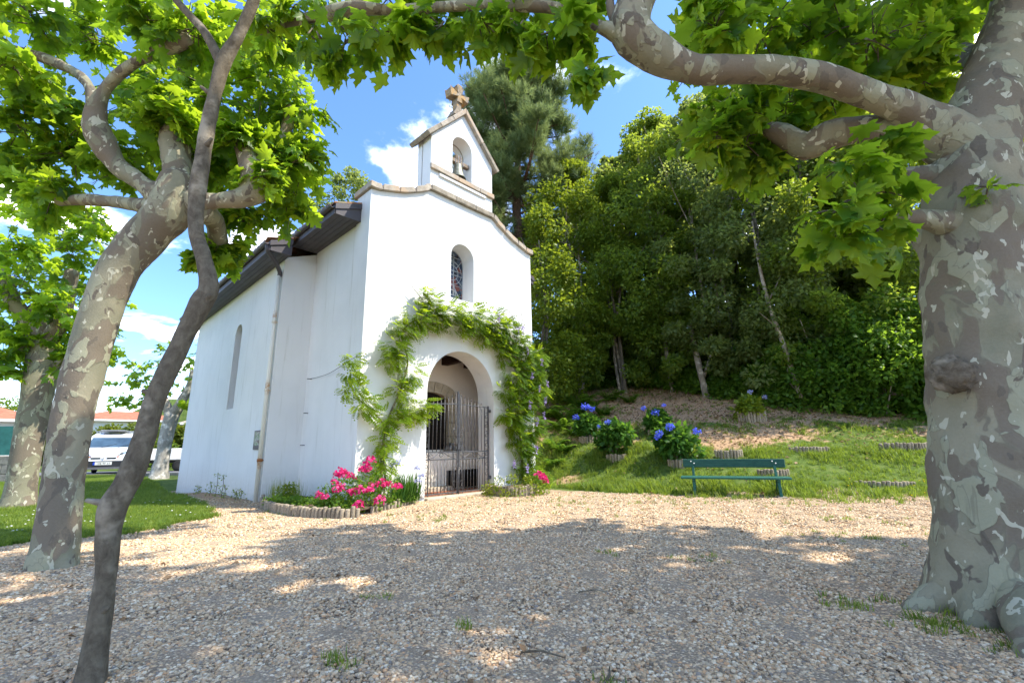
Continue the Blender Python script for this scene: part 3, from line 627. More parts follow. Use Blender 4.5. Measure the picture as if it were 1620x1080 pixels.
# picture board on the nave wall
def mat_board():
    m, nt, N, L = newmat('board_picture'); tc = N('ShaderNodeTexCoord'); n = noise(N, L, tc.outputs['Object'], 7, 5, 0.6); sep = N('ShaderNodeSeparateXYZ'); L(tc.outputs['Object'], sep.inputs[0])
    r = ramp(N, [(0.0, (0.05, 0.045, 0.04)), (0.40, (0.10, 0.07, 0.06)), (0.46, (0.30, 0.34, 0.30)), (0.56, (0.07, 0.16, 0.05)), (0.68, (0.04, 0.06, 0.07))], 'LINEAR'); L(n.outputs[0], r.inputs[0])
    finish(N, L, r.outputs[0], 0.25, None, 0, 0, 0, .5); return m
M['board'] = mat_board()
pr = local_root('picture_board', 'small dark framed picture board on the shaded chapel side wall beside the drainpipe', 'board', -.7, 3.1, 1.06)
b = MB(); b.bx(-.735, -.702, 2.84, 3.36, 1.07, 1.49); shift(b, -.7, 3.1, 1.06).build('board_frame', M['fascia'], pr, .006)
b = MB(); b.bx(-.740, -.736, 2.89, 3.31, 1.16, 1.46); shift(b, -.7, 3.1, 1.06).build('board_image', M['board'], pr)
# wires on the wall and parapet
wr = local_root('slack_wire', 'thin slack wire strung across the shaded porch side wall on small hooks', 'wire', 0, 1.5, 2.6)
b = MB(); b.tube(catmull([(-.02, 2.35, 2.62), (-.04, 1.9, 2.60), (-.05, 1.2, 2.62), (-.05, .3, 2.78), (-.05, .08, 2.80)], [1]*5, .1)[0], .006, 5); shift(b, 0, 1.5, 2.6).build('wire_strand', M['wire'], wr)
for y, z in [(2.35, 2.62), (2.38, 1.85), (2.42, 1.15), (.08, 2.80)]:
    b = MB(); b.tube([(.03, y, z), (-.07, y, z)], .009, 6); shift(b, 0, 1.5, 2.6).build('hook', M['iron'], wr)
# bell with its yoke, hung in the belfry
bell = local_root('bell', 'small green bronze bell hanging from a wooden yoke in the gable opening', 'bell', 2.45, .16, 7.86)
prof = [(.0, .40), (.05, .40), (.085, .385), (.10, .35), (.105, .30), (.115, .22), (.135, .13), (.165, .05), (.195, 0.0), (.188, -.004), (.16, .04), (.12, .12), (.10, .25), (.09, .33), (.0, .36)]
b = MB(); b.lathe([(r_*1.12, z_*1.08) for r_, z_ in prof], (0, 0, -.06), 28); b.build('bell_body', M['bronze'], bell)
b = MB(); b.tube([(0, 0, .28), (0, 0, .0)], .012, 6); b.lathe([(.0, -.05), (.03, -.035), (.036, 0), (.03, .03), (.0, .04)], (0, 0, -.04), 10); b.build('clapper', M['iron'], bell)
b = MB(); b.bx(-.335, .335, -.06, .06, .36, .47); b.bx(-.10, .10, -.055, .055, .47, .60); b.build('bell_yoke', M['yoke'], bell, .012)
for x in (-.12, -.04, .04, .12): b = MB(); b.bx(x-.012, x+.012, -.066, -.058, .33, .60 if abs(x) < .1 else .47); b.build('yoke_strap', M['iron'], bell)

# ------------------------------------------------------------------ iron gate
GB = (2.535, .13, .06)
gate = local_root('wrought_iron_gate', 'black wrought iron double gate closing the arched chapel porch', 'gate', *GB)
def gl(mb): return shift(mb, *GB)
def spiral(cx, cz, r0, r1, a0, a1, y, n=16): return [(cx+(r0+(r1-r0)*i/n)*math.cos(a0+(a1-a0)*i/n), y, cz+(r0+(r1-r0)*i/n)*math.sin(a0+(a1-a0)*i/n)) for i in range(n+1)]
for s in (-1, 1):
    xc, xo = 2.535+s*.022, 2.535+s*.925
    y = .13; b = MB()
    for x, zt, w in [(xo, 2.02, .035), (xo-s*.115, 1.99, .016), (xc, 2.31 if s < 0 else 2.27, .03), (xc+s*.12, .99, .014)]: b.bx(x-w/2, x+w/2, y-.014, y+.014, .06, zt)
    z0_, z1_ = 2.0, 2.06
    for z in (.09, .80, .955): b.bx(min(xc, xo), max(xc, xo), y-.011, y+.011, z-.012, z+.012)
    b.bar((xo, y, 1.985), (xc, y, 2.02), .02, .022)
    leaf = gl(b).build('gate_leaf', M['iron'], gate, .003)
    nb = 7
    for i in range(nb):                                                # upper pickets with flattened spear tips
        x = xo-s*(.115+(i+1)*(.905-.115)/(nb+.6)*1.0); f_ = abs(x-xo)/.9; zt = 2.07+.20*f_**1.5
        b = MB(); b.tube([(x, y, .955), (x, y, zt-.05)], .0085, 6); b.tube([(x, y, zt-.055), (x, y, zt-.03), (x, y, zt)], [.0085, .014, .002], 6); gl(b).build('gate_bar', M['iron'], leaf)
    for i in range(8):
        x = xo-s*(.115+(i+.75)*(.905-.115)/8.6)
        b = MB(); b.tube([(x, y, .09), (x, y, .80)], .0085, 6); gl(b).build('gate_bar', M['iron'], leaf)
    b = MB(); xm = (xo+xo-s*.115)/2
    for z in np.arange(.16, 1.9, .22):                                  # S scrolls in the hanging stile
        b.tube(spiral(xm, z+.05, .045, .012, math.pi/2, math.pi/2+s*4.6, y), .006, 5); b.tube(spiral(xm, z+.14, .045, .012, -math.pi/2, -math.pi/2+s*4.6, y), .006, 5)
    for z in (.30, .62, 1.12, 1.42):
        b.tube(spiral(xc+s*.07, z, .055, .014, -math.pi/2, -math.pi/2+s*4.8, y), .007, 5); b.tube([(xc+s*.02, y, z-.16), (xc+s*.10, y, z-.06), (xc+s*.07, y, z-.055)], .007, 5)
    b.tube([(xc+s*.02, y, .98), (xc+s*.09, y, 1.15), (xc+s*.14, y, 1.4), (xc+s*.10, y, 1.5)], .007, 5)
    xm = (xc+xo)/2                                                      # arched scrolls between the middle rails
    b.tube([(xc+s*.06, y, .815), (xc+s*.2, y, .85), (xm-s*.08, y, .935), (xm, y, .94)], .007, 5); b.tube([(xo-s*.12, y, .815), (xo-s*.26, y, .85), (xm+s*.08, y, .935), (xm, y, .94)], .007, 5)
    b.tube(spiral(xm, .885, .055, .03, 0, 6.28, y), .007, 5)
    b.tube(spiral(xc+s*.08, .88, .045, .012, 0, 5, y), .006, 5); b.tube(spiral(xo-s*.17, .88, .045, .012, 0, 5, y), .006, 5)
    gl(b).build('gate_scroll', M['iron'], leaf)
    b = MB()
    for z in (.35, 1.90): b.bx(min(xo, xo+s*.1), max(xo, xo+s*.1), y-.03, y+.03, z-.035, z+.035)
    gl(b).build('hinge', M['iron'], leaf, .005)
b = MB(); b.bx(2.50, 2.57, .09, .115, 1.0, 1.14); b.tube([(2.535, .10, .03), (2.535, .10, .62)], .011, 6); gl(b).build('gate_bolt', M['iron'], gate)
can = local_root('metal_canister', 'dull grey metal drum lying on the pale ledge behind the gate', 'canister', 3.22, 1.28, .93)
b = MB(); b.lathe([(.0, -.15), (.10, -.15), (.115, -.14), (.115, -.05), (.12, -.045), (.115, -.04), (.115, .13), (.105, .15), (.085, .15), (.08, .14), (.0, .14)], (0, 0, .117), 20, Matrix.Rotation(R(90), 3, 'X') @ Matrix.Rotation(0, 3, 'Z')); b.build('drum_body', M['steel'], can)
# ------------------------------------------------------------------ vegetation helpers
def unit(v): return v/np.maximum(np.linalg.norm(v, axis=-1, keepdims=True), 1e-9)
def frames(d, up, sc):
    y = unit(d); z = unit(up-y*(up*y).sum(-1, keepdims=True)); x = np.cross(y, z)
    return np.stack([x, y, z], -1)*np.asarray(sc)[:, None, None]
def rdir(n): return unit(rng.normal(size=(n, 3)))
HALF = [(0.03, 0.0), (0.20, -0.13), (0.29, -0.02), (0.47, 0.03), (0.40, 0.15), (0.33, 0.24), (0.47, 0.36), (0.60, 0.45), (0.47, 0.52), (0.45, 0.62), (0.27, 0.56), (0.17, 0.60), (0.24, 0.76), (0.12, 0.85), (0.0, 1.06)]
def plane_leaf(curl, fold, twist):
    pts = HALF+[(-x*(1+.12*twist), y*(1-.06*twist)) for x, y in HALF[:-1]][::-1]
    c = (0.0, 0.26); allp = [c]+pts
    v = [(x, y, -fold*abs(x)+.10-curl*(y-.3)**2+twist*.12*x*y+(0.05 if i % 3 == 0 else -.01)) for i, (x, y) in enumerate(allp)]
    n = len(pts); f = [(0, 1+i, 1+(i+1) % n) for i in range(n)]
    k = len(v); v += [(0.012, 0, .08), (-.012, 0, .08), (-.008, -.42, .16), (.008, -.42, .16)]; f.append((k, k+1, k+2, k+3))   # petiole
    return v, f
PL = [plane_leaf(.25, .22, .3), plane_leaf(.45, .35, -.5), plane_leaf(.1, .12, .8), plane_leaf(.3, .5, 0)]
SMALL = ([(0, 0, 0), (.34, .42, -.05), (0, 1, -.12), (-.34, .42, -.05), (0, .45, .05)], [(0, 1, 4), (1, 2, 4), (2, 3, 4), (3, 0, 4)])
DIAM = ([(0, 0, 0), (.28, .45, .03), (0, 1, -.1), (-.28, .45, .03)], [(0, 1, 2, 3)])
CAMP = np.array([0, 0, CAM_Z])
def project(P):
    x, y, z = P[:, 0], P[:, 1], P[:, 2]-CAM_Z
    Y = y*math.cos(PITCH)+z*math.sin(PITCH); Zc = -y*math.sin(PITCH)+z*math.cos(PITCH)
    return x/np.maximum(Y, 1e-3)*LENS/18.0, Zc/np.maximum(Y, 1e-3)*LENS/18.0, Y
def in_view(P, m=0.0):
    u, v, Y = project(P); return (Y > .2) & (abs(u) < 1+m) & (abs(v) < .667+m)
def shoots(blobs, per, k_leaf, size, upb=.35, droop=.6):
    D, U, P, S = [], [], [], []; tw = []
    for (cx, cy, cz, r) in blobs:
        for _ in range(max(2, int(per))):
            d = rdir(1)[0]; d[2] = d[2]*.8+upb; d /= np.linalg.norm(d)
            st = np.array([cx, cy, cz])+rdir(1)[0]*r*.35*rng.random()-np.array([0, 0, .1*r]); L_ = r*rng.uniform(.75, 1.35)
            bend = np.array([0, 0, -1])*L_*rng.uniform(.1, .45)
            pth_ = [st+d*L_*t+bend*t*t for t in (0, .35, .7, 1.0)]; tw.append(pth_)
            for j in range(k_leaf):
                t = .2+.8*(j+rng.random())/k_leaf; p = st+d*L_*t+bend*t*t
                side = np.cross(d, [0, 0, 1])*(1 if j % 2 else -1)*rng.uniform(.5, 1.1)
                dd = d*.5+side+np.array([0, 0, -droop*rng.uniform(.3, 1.5)])+rng.normal(size=3)*.25
                u = np.array([0, 0, 1.])+rng.normal(size=3)*.7+.3*d
                s = rng.uniform(*size); D.append(dd); U.append(u); P.append(p+unit(dd)*s*.42); S.append(s)
    return np.array(D), np.array(U), np.array(P), np.array(S), tw
def plane_foliage(root, blobs, per, k_leaf, size, indiv=0, upb=.35, droop=.6, mat='leaf_plane', bright=0.0):
    D, U, P, S, tw = shoots(blobs, per, k_leaf, size, upb, droop)
    Mx = frames(D, U, S); n = len(P); rnd = np.clip(rng.beta(2, 2, n)+bright, 0, 1)
    keep = np.ones(n, bool)
    if indiv:
        u, v, Y = project(P); vis = in_view(P); score = np.where(vis, S/np.maximum(Y, .3), 0); idx = np.argsort(-score)[:indiv]; idx = idx[score[idx] > 0]; keep[idx] = False
        meshes = []
        for q in range(12):
            tv, tf = PL[q % 4]; meshes.append(scatter_mesh('plane_leaf', tv, tf, np.eye(3)[None], np.zeros((1, 3)), np.array([(q+.5)/12]), M[mat]))
        rl = Vector(root.location)
        for i in idx:
            o = bpy.data.objects.new('leaf', meshes[min(11, int(rnd[i]*12))]); col.objects.link(o); o.parent = root
            m = Matrix([[*Mx[i][r_], P[i][r_]-rl[r_]] for r_ in range(3)]+[[0, 0, 0, 1]]); o.matrix_local = m
    kk = np.where(keep)[0]; par = kk % 4; objs = []
    tvs = []
    V, Lp, St, Rn, vo, lo = [], [], [], [], 0, 0
    for q in range(4):
        ii = kk[par == q]
        if not len(ii): continue
        tv = np.array(PL[q][0]); tf = PL[q][1]; v_ = (np.einsum('nij,vj->nvi', Mx[ii], tv)+P[ii][:, None]).reshape(-1, 3)
        fl = np.concatenate([np.array(f) for f in tf]); ln = np.array([len(f) for f in tf]); st0 = np.concatenate([[0], np.cumsum(ln)[:-1]])
        Lp.append((fl[None]+(np.arange(len(ii))*len(tv))[:, None]).ravel()+vo); St.append((st0[None]+(np.arange(len(ii))*len(fl))[:, None]).ravel()+lo)
        V.append(v_); Rn.append(np.repeat(rnd[ii], len(tv))); vo += len(v_); lo += len(ii)*len(fl)
    if V:
        me = np_mesh('foliage', np.concatenate(V), np.concatenate(Lp), np.concatenate(St), M[mat], False, {'rnd': np.concatenate(Rn)})
        o = link('foliage', me, root); o['kind'] = 'stuff'
    b = MB()
    for t in tw: b.tube(t, [.007, .006, .005, .003], 4, False)
    o = link('twigs', b.mesh('twigs', M['thinbark']), root); o['kind'] = 'stuff'
def limbs(root, specs, mat, n=14, **kw):
    for i, (P, r) in enumerate(specs):
        me = limb_mesh('limb', P, r, mat, n, **kw); link('limb', me, root)
def pr_(L): return [p[:3] for p in L], [p[3] for p in L]

# ------------------------------------------------------------------ plane trees
t1 = thing('plane_tree', 'pollarded plane tree with knobbly limbs at the lawn edge left of the chapel', 'tree', (-4.43, 4.7, 0))
P, r = pr_([(-4.41, 4.7, -.1, .185), (-4.43, 4.7, 0.05, 0.175), (-4.50, 4.72, 0.67, 0.163), (-4.57, 4.75, 1.48, 0.172), (-4.54, 4.78, 2.37, 0.182), (-4.45, 4.8, 3.0, 0.195), (-4.2, 4.8, 3.45, 0.21), (-3.95, 4.8, 3.84, 0.235), (-3.92, 4.8, 4.2, 0.19)])
link('trunk', limb_mesh('trunk', P, r, M['bark'], 36, .05, .05, (.16, .28, 4, 0)), t1)
limbs(t1, [pr_(q) for q in [
 [(-3.97, 4.8, 3.85, 0.184), (-4.3, 4.75, 4.12, 0.105), (-4.6, 4.7, 4.33, 0.098), (-4.77, 4.6, 4.65, 0.145), (-4.82, 4.55, 4.91, 0.11), (-4.71, 4.5, 5.21, 0.058), (-4.42, 4.4, 5.39, 0.053), (-4.07, 4.3, 5.49, 0.058), (-3.74, 4.2, 5.49, 0.092), (-3.56, 4.15, 5.52, 0.07)],
 [(-3.89, 4.8, 4.0, 0.19), (-4.02, 4.85, 4.44, 0.146), (-4.14, 4.9, 4.78, 0.168), (-4.19, 4.95, 5.09, 0.12)],
 [(-3.75, 4.8, 3.88, 0.15), (-3.45, 4.85, 3.94, 0.09), (-3.19, 4.9, 4.01, 0.13), (-3.09, 4.95, 4.18, 0.18), (-3.23, 5.0, 4.52, 0.135), (-3.37, 5.05, 4.79, 0.104)],
 [(-4.07, 4.8, 3.82, 0.137), (-4.58, 4.9, 3.95, 0.075), (-5.2, 5.05, 4.1, 0.068), (-5.72, 5.2, 4.18, 0.067)],
 [(-3.66, 4.8, 3.81, 0.153), (-3.75, 5.2, 3.91, 0.11), (-3.85, 5.5, 3.77, 0.13), (-3.93, 5.6, 3.62, 0.069)],
 [(-4.77, 4.6, 4.65, 0.10), (-5.15, 4.7, 5.45, 0.06), (-5.72, 4.8, 5.88, 0.06), (-6.29, 4.9, 6.14, 0.06), (-6.96, 5.0, 6.41, 0.06)],
 [(-4.0, 4.85, 4.2, .12), (-4.3, 5.4, 4.9, .09), (-4.5, 5.8, 5.5, .1), (-4.3, 5.9, 5.9, .08)],
 [(-3.3, 5.0, 4.5, .08), (-3.0, 5.2, 5.0, .06), (-2.95, 5.3, 5.6, .07)]]], M['bark'], 20, wob=.17, step=.05)
T1B = [(-5.96, 4.6, 6.45, 0.38), (-5.78, 5.2, 6.81, 0.43), (-3.94, 4.2, 5.86, 0.32), (-3.84, 4.9, 6.34, 0.41), (-3.23, 5.2, 6.12, 0.43), (-2.90, 5.4, 5.63, 0.40), (-2.75, 5.4, 4.93, 0.33), (-3.05, 5.3, 4.72, 0.38), (-3.52, 5.6, 5.65, 0.47), (-3.60, 5.6, 4.20, 0.30), (-4.28, 5.8, 6.05, 0.48), (-5.27, 5.6, 6.11, 0.35), (-5.86, 5.0, 5.59, 0.35), (-6.4, 5.2, 5.24, 0.36), (-6.42, 5.4, 4.76, 0.34), (-5.97, 5.4, 5.09, 0.38), (-5.61, 6.0, 5.41, 0.33), (-2.85, 4.6, 6.0, 0.25), (-4.68, 5.9, 5.7, 0.41), (-4.15, 5.8, 7.31, 0.48), (-5.24, 4.8, 7.19, 0.53), (-5.5, 4.2, 5.29, 0.29), (-4.18, 5.6, 4.95, 0.23), (-3.9, 5.7, 3.75, 0.18), (-3.6, 5.8, 5.2, .42), (-3.1, 5.7, 5.3, .36), (-6.6, 4.8, 6.0, .4), (-4.9, 5.6, 6.6, .45), (-7.2, 5.2, 5.9, .5), (-3.4, 5.5, 6.8, .45), (-3.2, 6.0, 4.6, .3), (-3.5, 4.1, 5.62, .28), (-4.2, 4.8, 5.22, .30), (-4.05, 4.7, 5.0, .22), (-3.35, 4.95, 4.85, .24), (-5.75, 5.1, 4.3, .26), (-3.93, 5.5, 3.6, .16), (-3.0, 4.9, 4.35, .18), (-4.35, 5.6, 5.2, .4), (-3.9, 5.9, 5.5, .45), (-4.9, 5.5, 5.6, .4), (-5.4, 5.6, 4.9, .33), (-6.0, 5.6, 5.7, .4), (-4.6, 6.2, 5.2, .4), (-3.3, 5.9, 4.9, .35)]
plane_foliage(t1, T1B, 15, 7, (.10, .22), 300)

t2 = thing('slender_tree', 'thin crooked brown tree stem leaning across the left foreground in the gravel', 'tree', (-2.0, 2.43, 0))
P, r = pr_([(-1.99, 2.43, -.08, .062), (-2.0, 2.43, 0.0, 0.054), (-2.01, 2.43, 0.24, 0.048), (-2.02, 2.43, 0.49, 0.047), (-2.04, 2.43, 0.64, 0.051), (-2.04, 2.43, 0.79, 0.064), (-2.0, 2.45, 0.92, 0.060), (-1.98, 2.48, 1.13, 0.050), (-1.97, 2.5, 1.34, 0.048), (-1.91, 2.55, 1.67, 0.052), (-1.85, 2.58, 1.91, 0.062), (-1.83, 2.6, 2.02, 0.055), (-1.9, 2.62, 2.21, 0.047), (-2.0, 2.65, 2.42, 0.044), (-2.05, 2.68, 2.68, 0.047), (-2.07, 2.7, 3.0, 0.045), (-2.08, 2.72, 3.29, 0.043), (-2.08, 2.74, 3.57, 0.044), (-2.06, 2.75, 3.82, 0.048), (-1.96, 2.72, 4.01, 0.038), (-1.87, 2.7, 4.3, 0.036), (-1.81, 2.68, 4.63, 0.034), (-1.7, 2.6, 5.2, .03)])
link('trunk', limb_mesh('trunk', P, r, M['thinbark'], 26, .025, .10, (.07, .35, 3, 0)), t2)
limbs(t2, [pr_([(-2.08, 2.75, 3.80, 0.038), (-2.26, 2.78, 4.1, 0.030), (-2.41, 2.8, 4.28, 0.027), (-2.6, 2.82, 4.52, 0.026), (-2.79, 2.85, 4.88, 0.023), (-3.0, 2.9, 5.3, .02)])], M['thinbark'], 12, step=.05)
b = MB()
for p_, d_ in [((-2.06, 2.42, .80), (-.10, -.02, .02)), ((-1.86, 2.57, 1.9), (.09, -.03, .05)), ((-2.07, 2.70, 3.05), (.08, -.05, .04)), ((-2.09, 2.73, 3.5), (-.08, -.02, .06)), ((-1.95, 2.50, 1.35), (-.07, -.04, .03)), ((-2.01, 2.42, .3), (.06, -.03, .03))]:
    p_ = np.array(p_); d_ = np.array(d_); b.tube([p_, p_+d_*.5, p_+d_], [.024, .016, .010], 8)
link('twig_stub', b.mesh('twig_stub', M['thinbark']), t2)
plane_foliage(t2, [(-1.9, 2.4, 5.5, .5), (-2.9, 2.5, 5.6, .5), (-2.3, 1.9, 5.6, .5)], 8, 6, (.12, .2))

t3 = thing('plane_tree', 'massive plane tree with a round burl on its trunk, its limb over the gravel', 'tree', (3.12, 3.1, 0))
P, r = pr_([(2.98, 3.12, -.15, .31), (3.0, 3.12, 0.08, .30), (3.03, 3.12, 0.4, 0.285), (3.07, 3.12, 0.63, 0.278), (3.12, 3.12, 1.03, 0.265), (3.20, 3.12, 1.45, 0.262), (3.28, 3.12, 1.9, 0.272), (3.37, 3.12, 2.37, 0.272), (3.42, 3.12, 2.60, 0.305), (3.48, 3.12, 2.78, 0.285), (3.60, 3.12, 3.16, 0.262), (3.74, 3.12, 3.49, 0.245), (3.95, 3.12, 3.9, 0.201), (4.13, 3.05, 4.34, 0.185), (4.33, 3.0, 4.79, 0.172), (4.58, 2.9, 5.47, 0.145)])
link('trunk', limb_mesh('trunk', P, r, M['bark'], 72, .03, .085, (.11, .42, 5, 0), bulges=[((2.93, 2.98, 1.46), .17, .30), ((2.95, 2.95, .62), .12, .14), ((3.1, 2.86, .95), .10, .10), ((3.25, 2.85, 1.85), .11, .10), ((2.98, 3.0, .32), .12, .16)]), t3)
limbs(t3, [pr_(q) for q in [
 [(3.55, 3.1, 3.22, 0.20), (3.35, 3.1, 3.38, 0.185), (3.13, 3.05, 3.53, 0.118), (2.82, 3.0, 3.64, 0.098), (2.42, 2.95, 3.76, 0.10), (2.01, 2.9, 3.80, 0.098), (1.64, 2.85, 3.76, 0.10), (1.33, 2.8, 3.73, 0.10), (1.07, 2.75, 3.83, 0.13), (0.91, 2.72, 3.98, 0.15), (0.95, 2.7, 4.22, 0.14), (1.07, 2.65, 4.47, 0.12), (1.2, 2.6, 4.8, .10)],
 [(0.88, 2.72, 3.93, 0.085), (0.69, 2.72, 4.03, 0.046), (0.53, 2.72, 4.15, 0.040), (0.32, 2.75, 4.25, 0.040), (0.09, 2.8, 4.33, 0.044), (-0.2, 2.85, 4.4, 0.041), (-0.56, 2.9, 4.44, 0.038), (-0.92, 2.95, 4.48, 0.038), (-1.25, 3.0, 4.56, 0.053), (-1.4, 3.0, 4.52, 0.06), (-1.63, 3.05, 4.53, 0.042), (-1.86, 3.1, 4.53, 0.034), (-2.07, 3.1, 4.45, 0.026)],
 [(0.86, 2.72, 3.96, 0.06), (0.77, 2.7, 4.13, 0.032), (0.76, 2.68, 4.4, 0.029), (.7, 2.6, 4.9, .02)],
 [(3.48, 3.1, 3.25, 0.165), (3.14, 3.2, 3.49, 0.113), (2.93, 3.3, 3.58, 0.105), (2.74, 3.4, 3.6, 0.12), (2.6, 3.5, 3.57, 0.11), (2.46, 3.55, 3.72, 0.095), (2.36, 3.6, 3.82, 0.065)],
 [(3.42, 3.1, 2.98, 0.12), (3.2, 3.3, 3.13, 0.078), (3.17, 3.5, 3.19, 0.070), (3.11, 3.6, 3.11, 0.066), (3.06, 3.65, 3.04, 0.04)],
 [(3.3, 3.05, 2.56, 0.12), (2.98, 2.98, 2.585, 0.07), (2.86, 2.97, 2.59, 0.058), (2.79, 2.97, 2.59, .05)],
 [(3.95, 3.1, 3.9, .13), (4.3, 3.6, 4.6, .10), (4.6, 4.3, 5.4, .09), (4.8, 5.0, 6.2, .08)]]], M['bark'], 20, wob=.08, step=.045)
# burl and root feet
b = MB(); vs_, fs_ = [], []
nu, nv = 34, 22
for i in range(nv+1):
    for j in range(nu):
        th_, ph = math.pi*i/nv, 2*math.pi*j/nu; d = Vector((math.sin(th_)*math.cos(ph), math.sin(th_)*math.sin(ph), math.cos(th_)))
        k = 1+.20*mnoise.noise(d*2.2+Vector((3, 1, 2)))+.16*mnoise.noise(d*6)+.14*abs(mnoise.noise(d*15)); vs_.append((2.835+d.x*.115*k, 2.915+d.y*.115*k, 1.46+d.z*.118*k))
for i in range(nv):
    for j in range(nu): fs_.append((i*nu+j, (i+1)*nu+j, (i+1)*nu+(j+1) % nu, i*nu+(j+1) % nu))
b.add(vs_, fs_, True); link('burl', b.mesh('burl', mat_graybark('burl_bark', (0.075, 0.058, 0.04), (0.21, 0.17, 0.12), 1.0, 24)), t3)
M['rootskin'] = mat_stone('bare_root', (0.17, 0.145, 0.115), (0.40, 0.335, 0.26), (0.36, 0.36, 0.28), 5)
for q in [[(2.95, 2.9, .16, .13), (2.74, 2.72, .075, .10), (2.58, 2.58, .01, .075), (2.44, 2.48, -.05, .04)], [(3.06, 2.85, .16, .14), (3.02, 2.62, .08, .115), (3.0, 2.44, .015, .09), (2.95, 2.26, -.06, .05)], [(3.2, 2.85, .17, .15), (3.3, 2.6, .09, .13), (3.40, 2.40, .02, .10), (3.46, 2.18, -.06, .06)], [(2.85, 3.15, .12, .10), (2.66, 3.2, .05, .08), (2.5, 3.22, -.02, .05)]]:
    P, r = pr_(q); link('root', limb_mesh('root', P, r, M['bark'], 30, .02, .22), t3)
T3TOP = [(-1.54, 3.0, 4.34, 0.19), (-1.28, 3.0, 4.27, 0.17), (-1.01, 2.95, 4.24, 0.15), (-0.76, 2.95, 4.30, 0.15), (-0.5, 2.9, 4.28, 0.14), (-0.2, 2.85, 4.22, 0.14), (0.09, 2.8, 4.13, 0.13), (0.31, 2.75, 4.02, 0.12), (0.50, 2.7, 4.0, 0.08), (-0.94, 3.0, 4.71, 0.25), (-0.31, 2.9, 4.63, 0.24), (0.29, 2.8, 4.5, 0.2), (-1.77, 3.1, 4.71, 0.22), (0.57, 2.7, 3.62, 0.07), (-0.54, 3.1, 4.68, 0.17), (-1.33, 3.2, 4.82, 0.18), (-.1, 3.1, 4.75, .2), (-2.1, 3.1, 4.6, .2), (.55, 2.8, 4.45, .14)]
plane_foliage(t3, T3TOP, 6, 5, (.12, .19), 130, .0, 1.1)
T3B = [(1.62, 2.9, 4.22, 0.18), (2.16, 3.2, 4.48, 0.25), (2.73, 3.3, 4.58, 0.28), (3.12, 3.2, 4.39, 0.27), (3.6, 3.2, 4.38, 0.22), (2.13, 3.6, 4.06, 0.23), (1.87, 3.6, 3.76, 0.15), (2.75, 3.8, 4.29, 0.26), (2.2, 3.7, 3.77, 0.23), (3.73, 3.5, 4.28, 0.22), (3.03, 3.6, 4.18, 0.2), (1.77, 3.0, 4.72, 0.29), (2.64, 3.0, 4.9, 0.38), (3.58, 3.0, 4.88, 0.33), (2.0, 4.0, 4.35, .25), (2.5, 4.2, 4.1, .28), (2.9, 4.6, 4.6, .4), (3.6, 4.5, 5.2, .45), (2.2, 4.0, 5.2, .4), (2.4, 3.9, 3.75, .2), (2.55, 3.75, 4.0, .2)]
plane_foliage(t3, T3B, 12, 6, (.09, .21), 120, .2, .7)
T3LOW = [(2.27, 2.75, 2.86, 0.15), (2.10, 2.65, 2.50, 0.15), (2.06, 2.65, 2.30, 0.10), (2.55, 2.85, 2.75, 0.14), (2.45, 2.8, 2.45, .12), (2.78, 2.95, 3.2, 0.12), (2.62, 2.8, 3.05, .10)]
plane_foliage(t3, T3LOW, 6, 5, (.10, .20), 50, .05, .8)
ov = []  # unseen crown overhead, its spread and height set to shade the near gravel
for gx in np.arange(1.6, 12.4, .60):
    for gy in np.arange(-1.0, 5.8, .58):
        if gy > 2.6 and rng.random() < (gy-2.6)/3.2: continue
        if gx < 3.4 and rng.random() < (3.4-gx)/2.6: continue
        ov.append((gx+rng.normal()*.2, gy+rng.normal()*.2, rng.uniform(8.2, 11.0), rng.uniform(.42, .62)))
ov += [(rng.uniform(4.8, 8.6), rng.uniform(1.6, 3.6), rng.uniform(4.2, 6.2), rng.uniform(.4, .6)) for _ in range(36)]  # more unseen leaves right of view, added to keep the trunk shaded
ov = [q for q in ov if not in_view(np.array([q[:3]]), .17)[0]]+[(4.4, 4.9, 6.6, .6), (5.2, 5.2, 6.9, .6), (3.6, 5.0, 6.3, .5), (6.0, 5.3, 7.0, .6), (4.8, 4.4, 5.8, .5), (3.0, 5.2, 6.5, .45), (5.6, 4.7, 6.2, .5)]
plane_foliage(t3, ov, 9, 7, (.18, .27), 0)
print('overhead blobs', len(ov))
# little sprout on the big trunk
plane_foliage(t3, [(3.27, 2.80, 2.74, .07)], 4, 3, (.07, .12), 8)

t4 = thing('plane_tree', 'pale mottled plane tree with bright crown at the far left edge of the lawn', 'tree', (-9.8, 9.4, 0))
P, r = pr_([(-9.75, 9.4, -0.15, 0.27), (-9.83, 9.4, 0.78, 0.229), (-9.87, 9.4, 1.79, 0.245), (-9.9, 9.4, 2.71, 0.265), (-10.1, 9.5, 3.5, 0.28), (-10.3, 9.5, 4.2, 0.22)])
link('trunk', limb_mesh('trunk', P, r, M['bark'], 24, .09, .05, (.15, .3, 4, 0)), t4)
limbs(t4, [pr_(q) for q in [[(-10, 9.5, 3.3, .2), (-9.6, 9.3, 4.0, .13), (-9.3, 9.0, 4.8, .12)], [(-10.1, 9.5, 3.5, .2), (-10.6, 9.2, 4.2, .14), (-10.9, 9.0, 5, .12)], [(-9.9, 9.4, 2.7, .14), (-9.6, 9.5, 2.95, .1), (-9.35, 9.5, 3.0, .09)]]], M['bark'], 12)
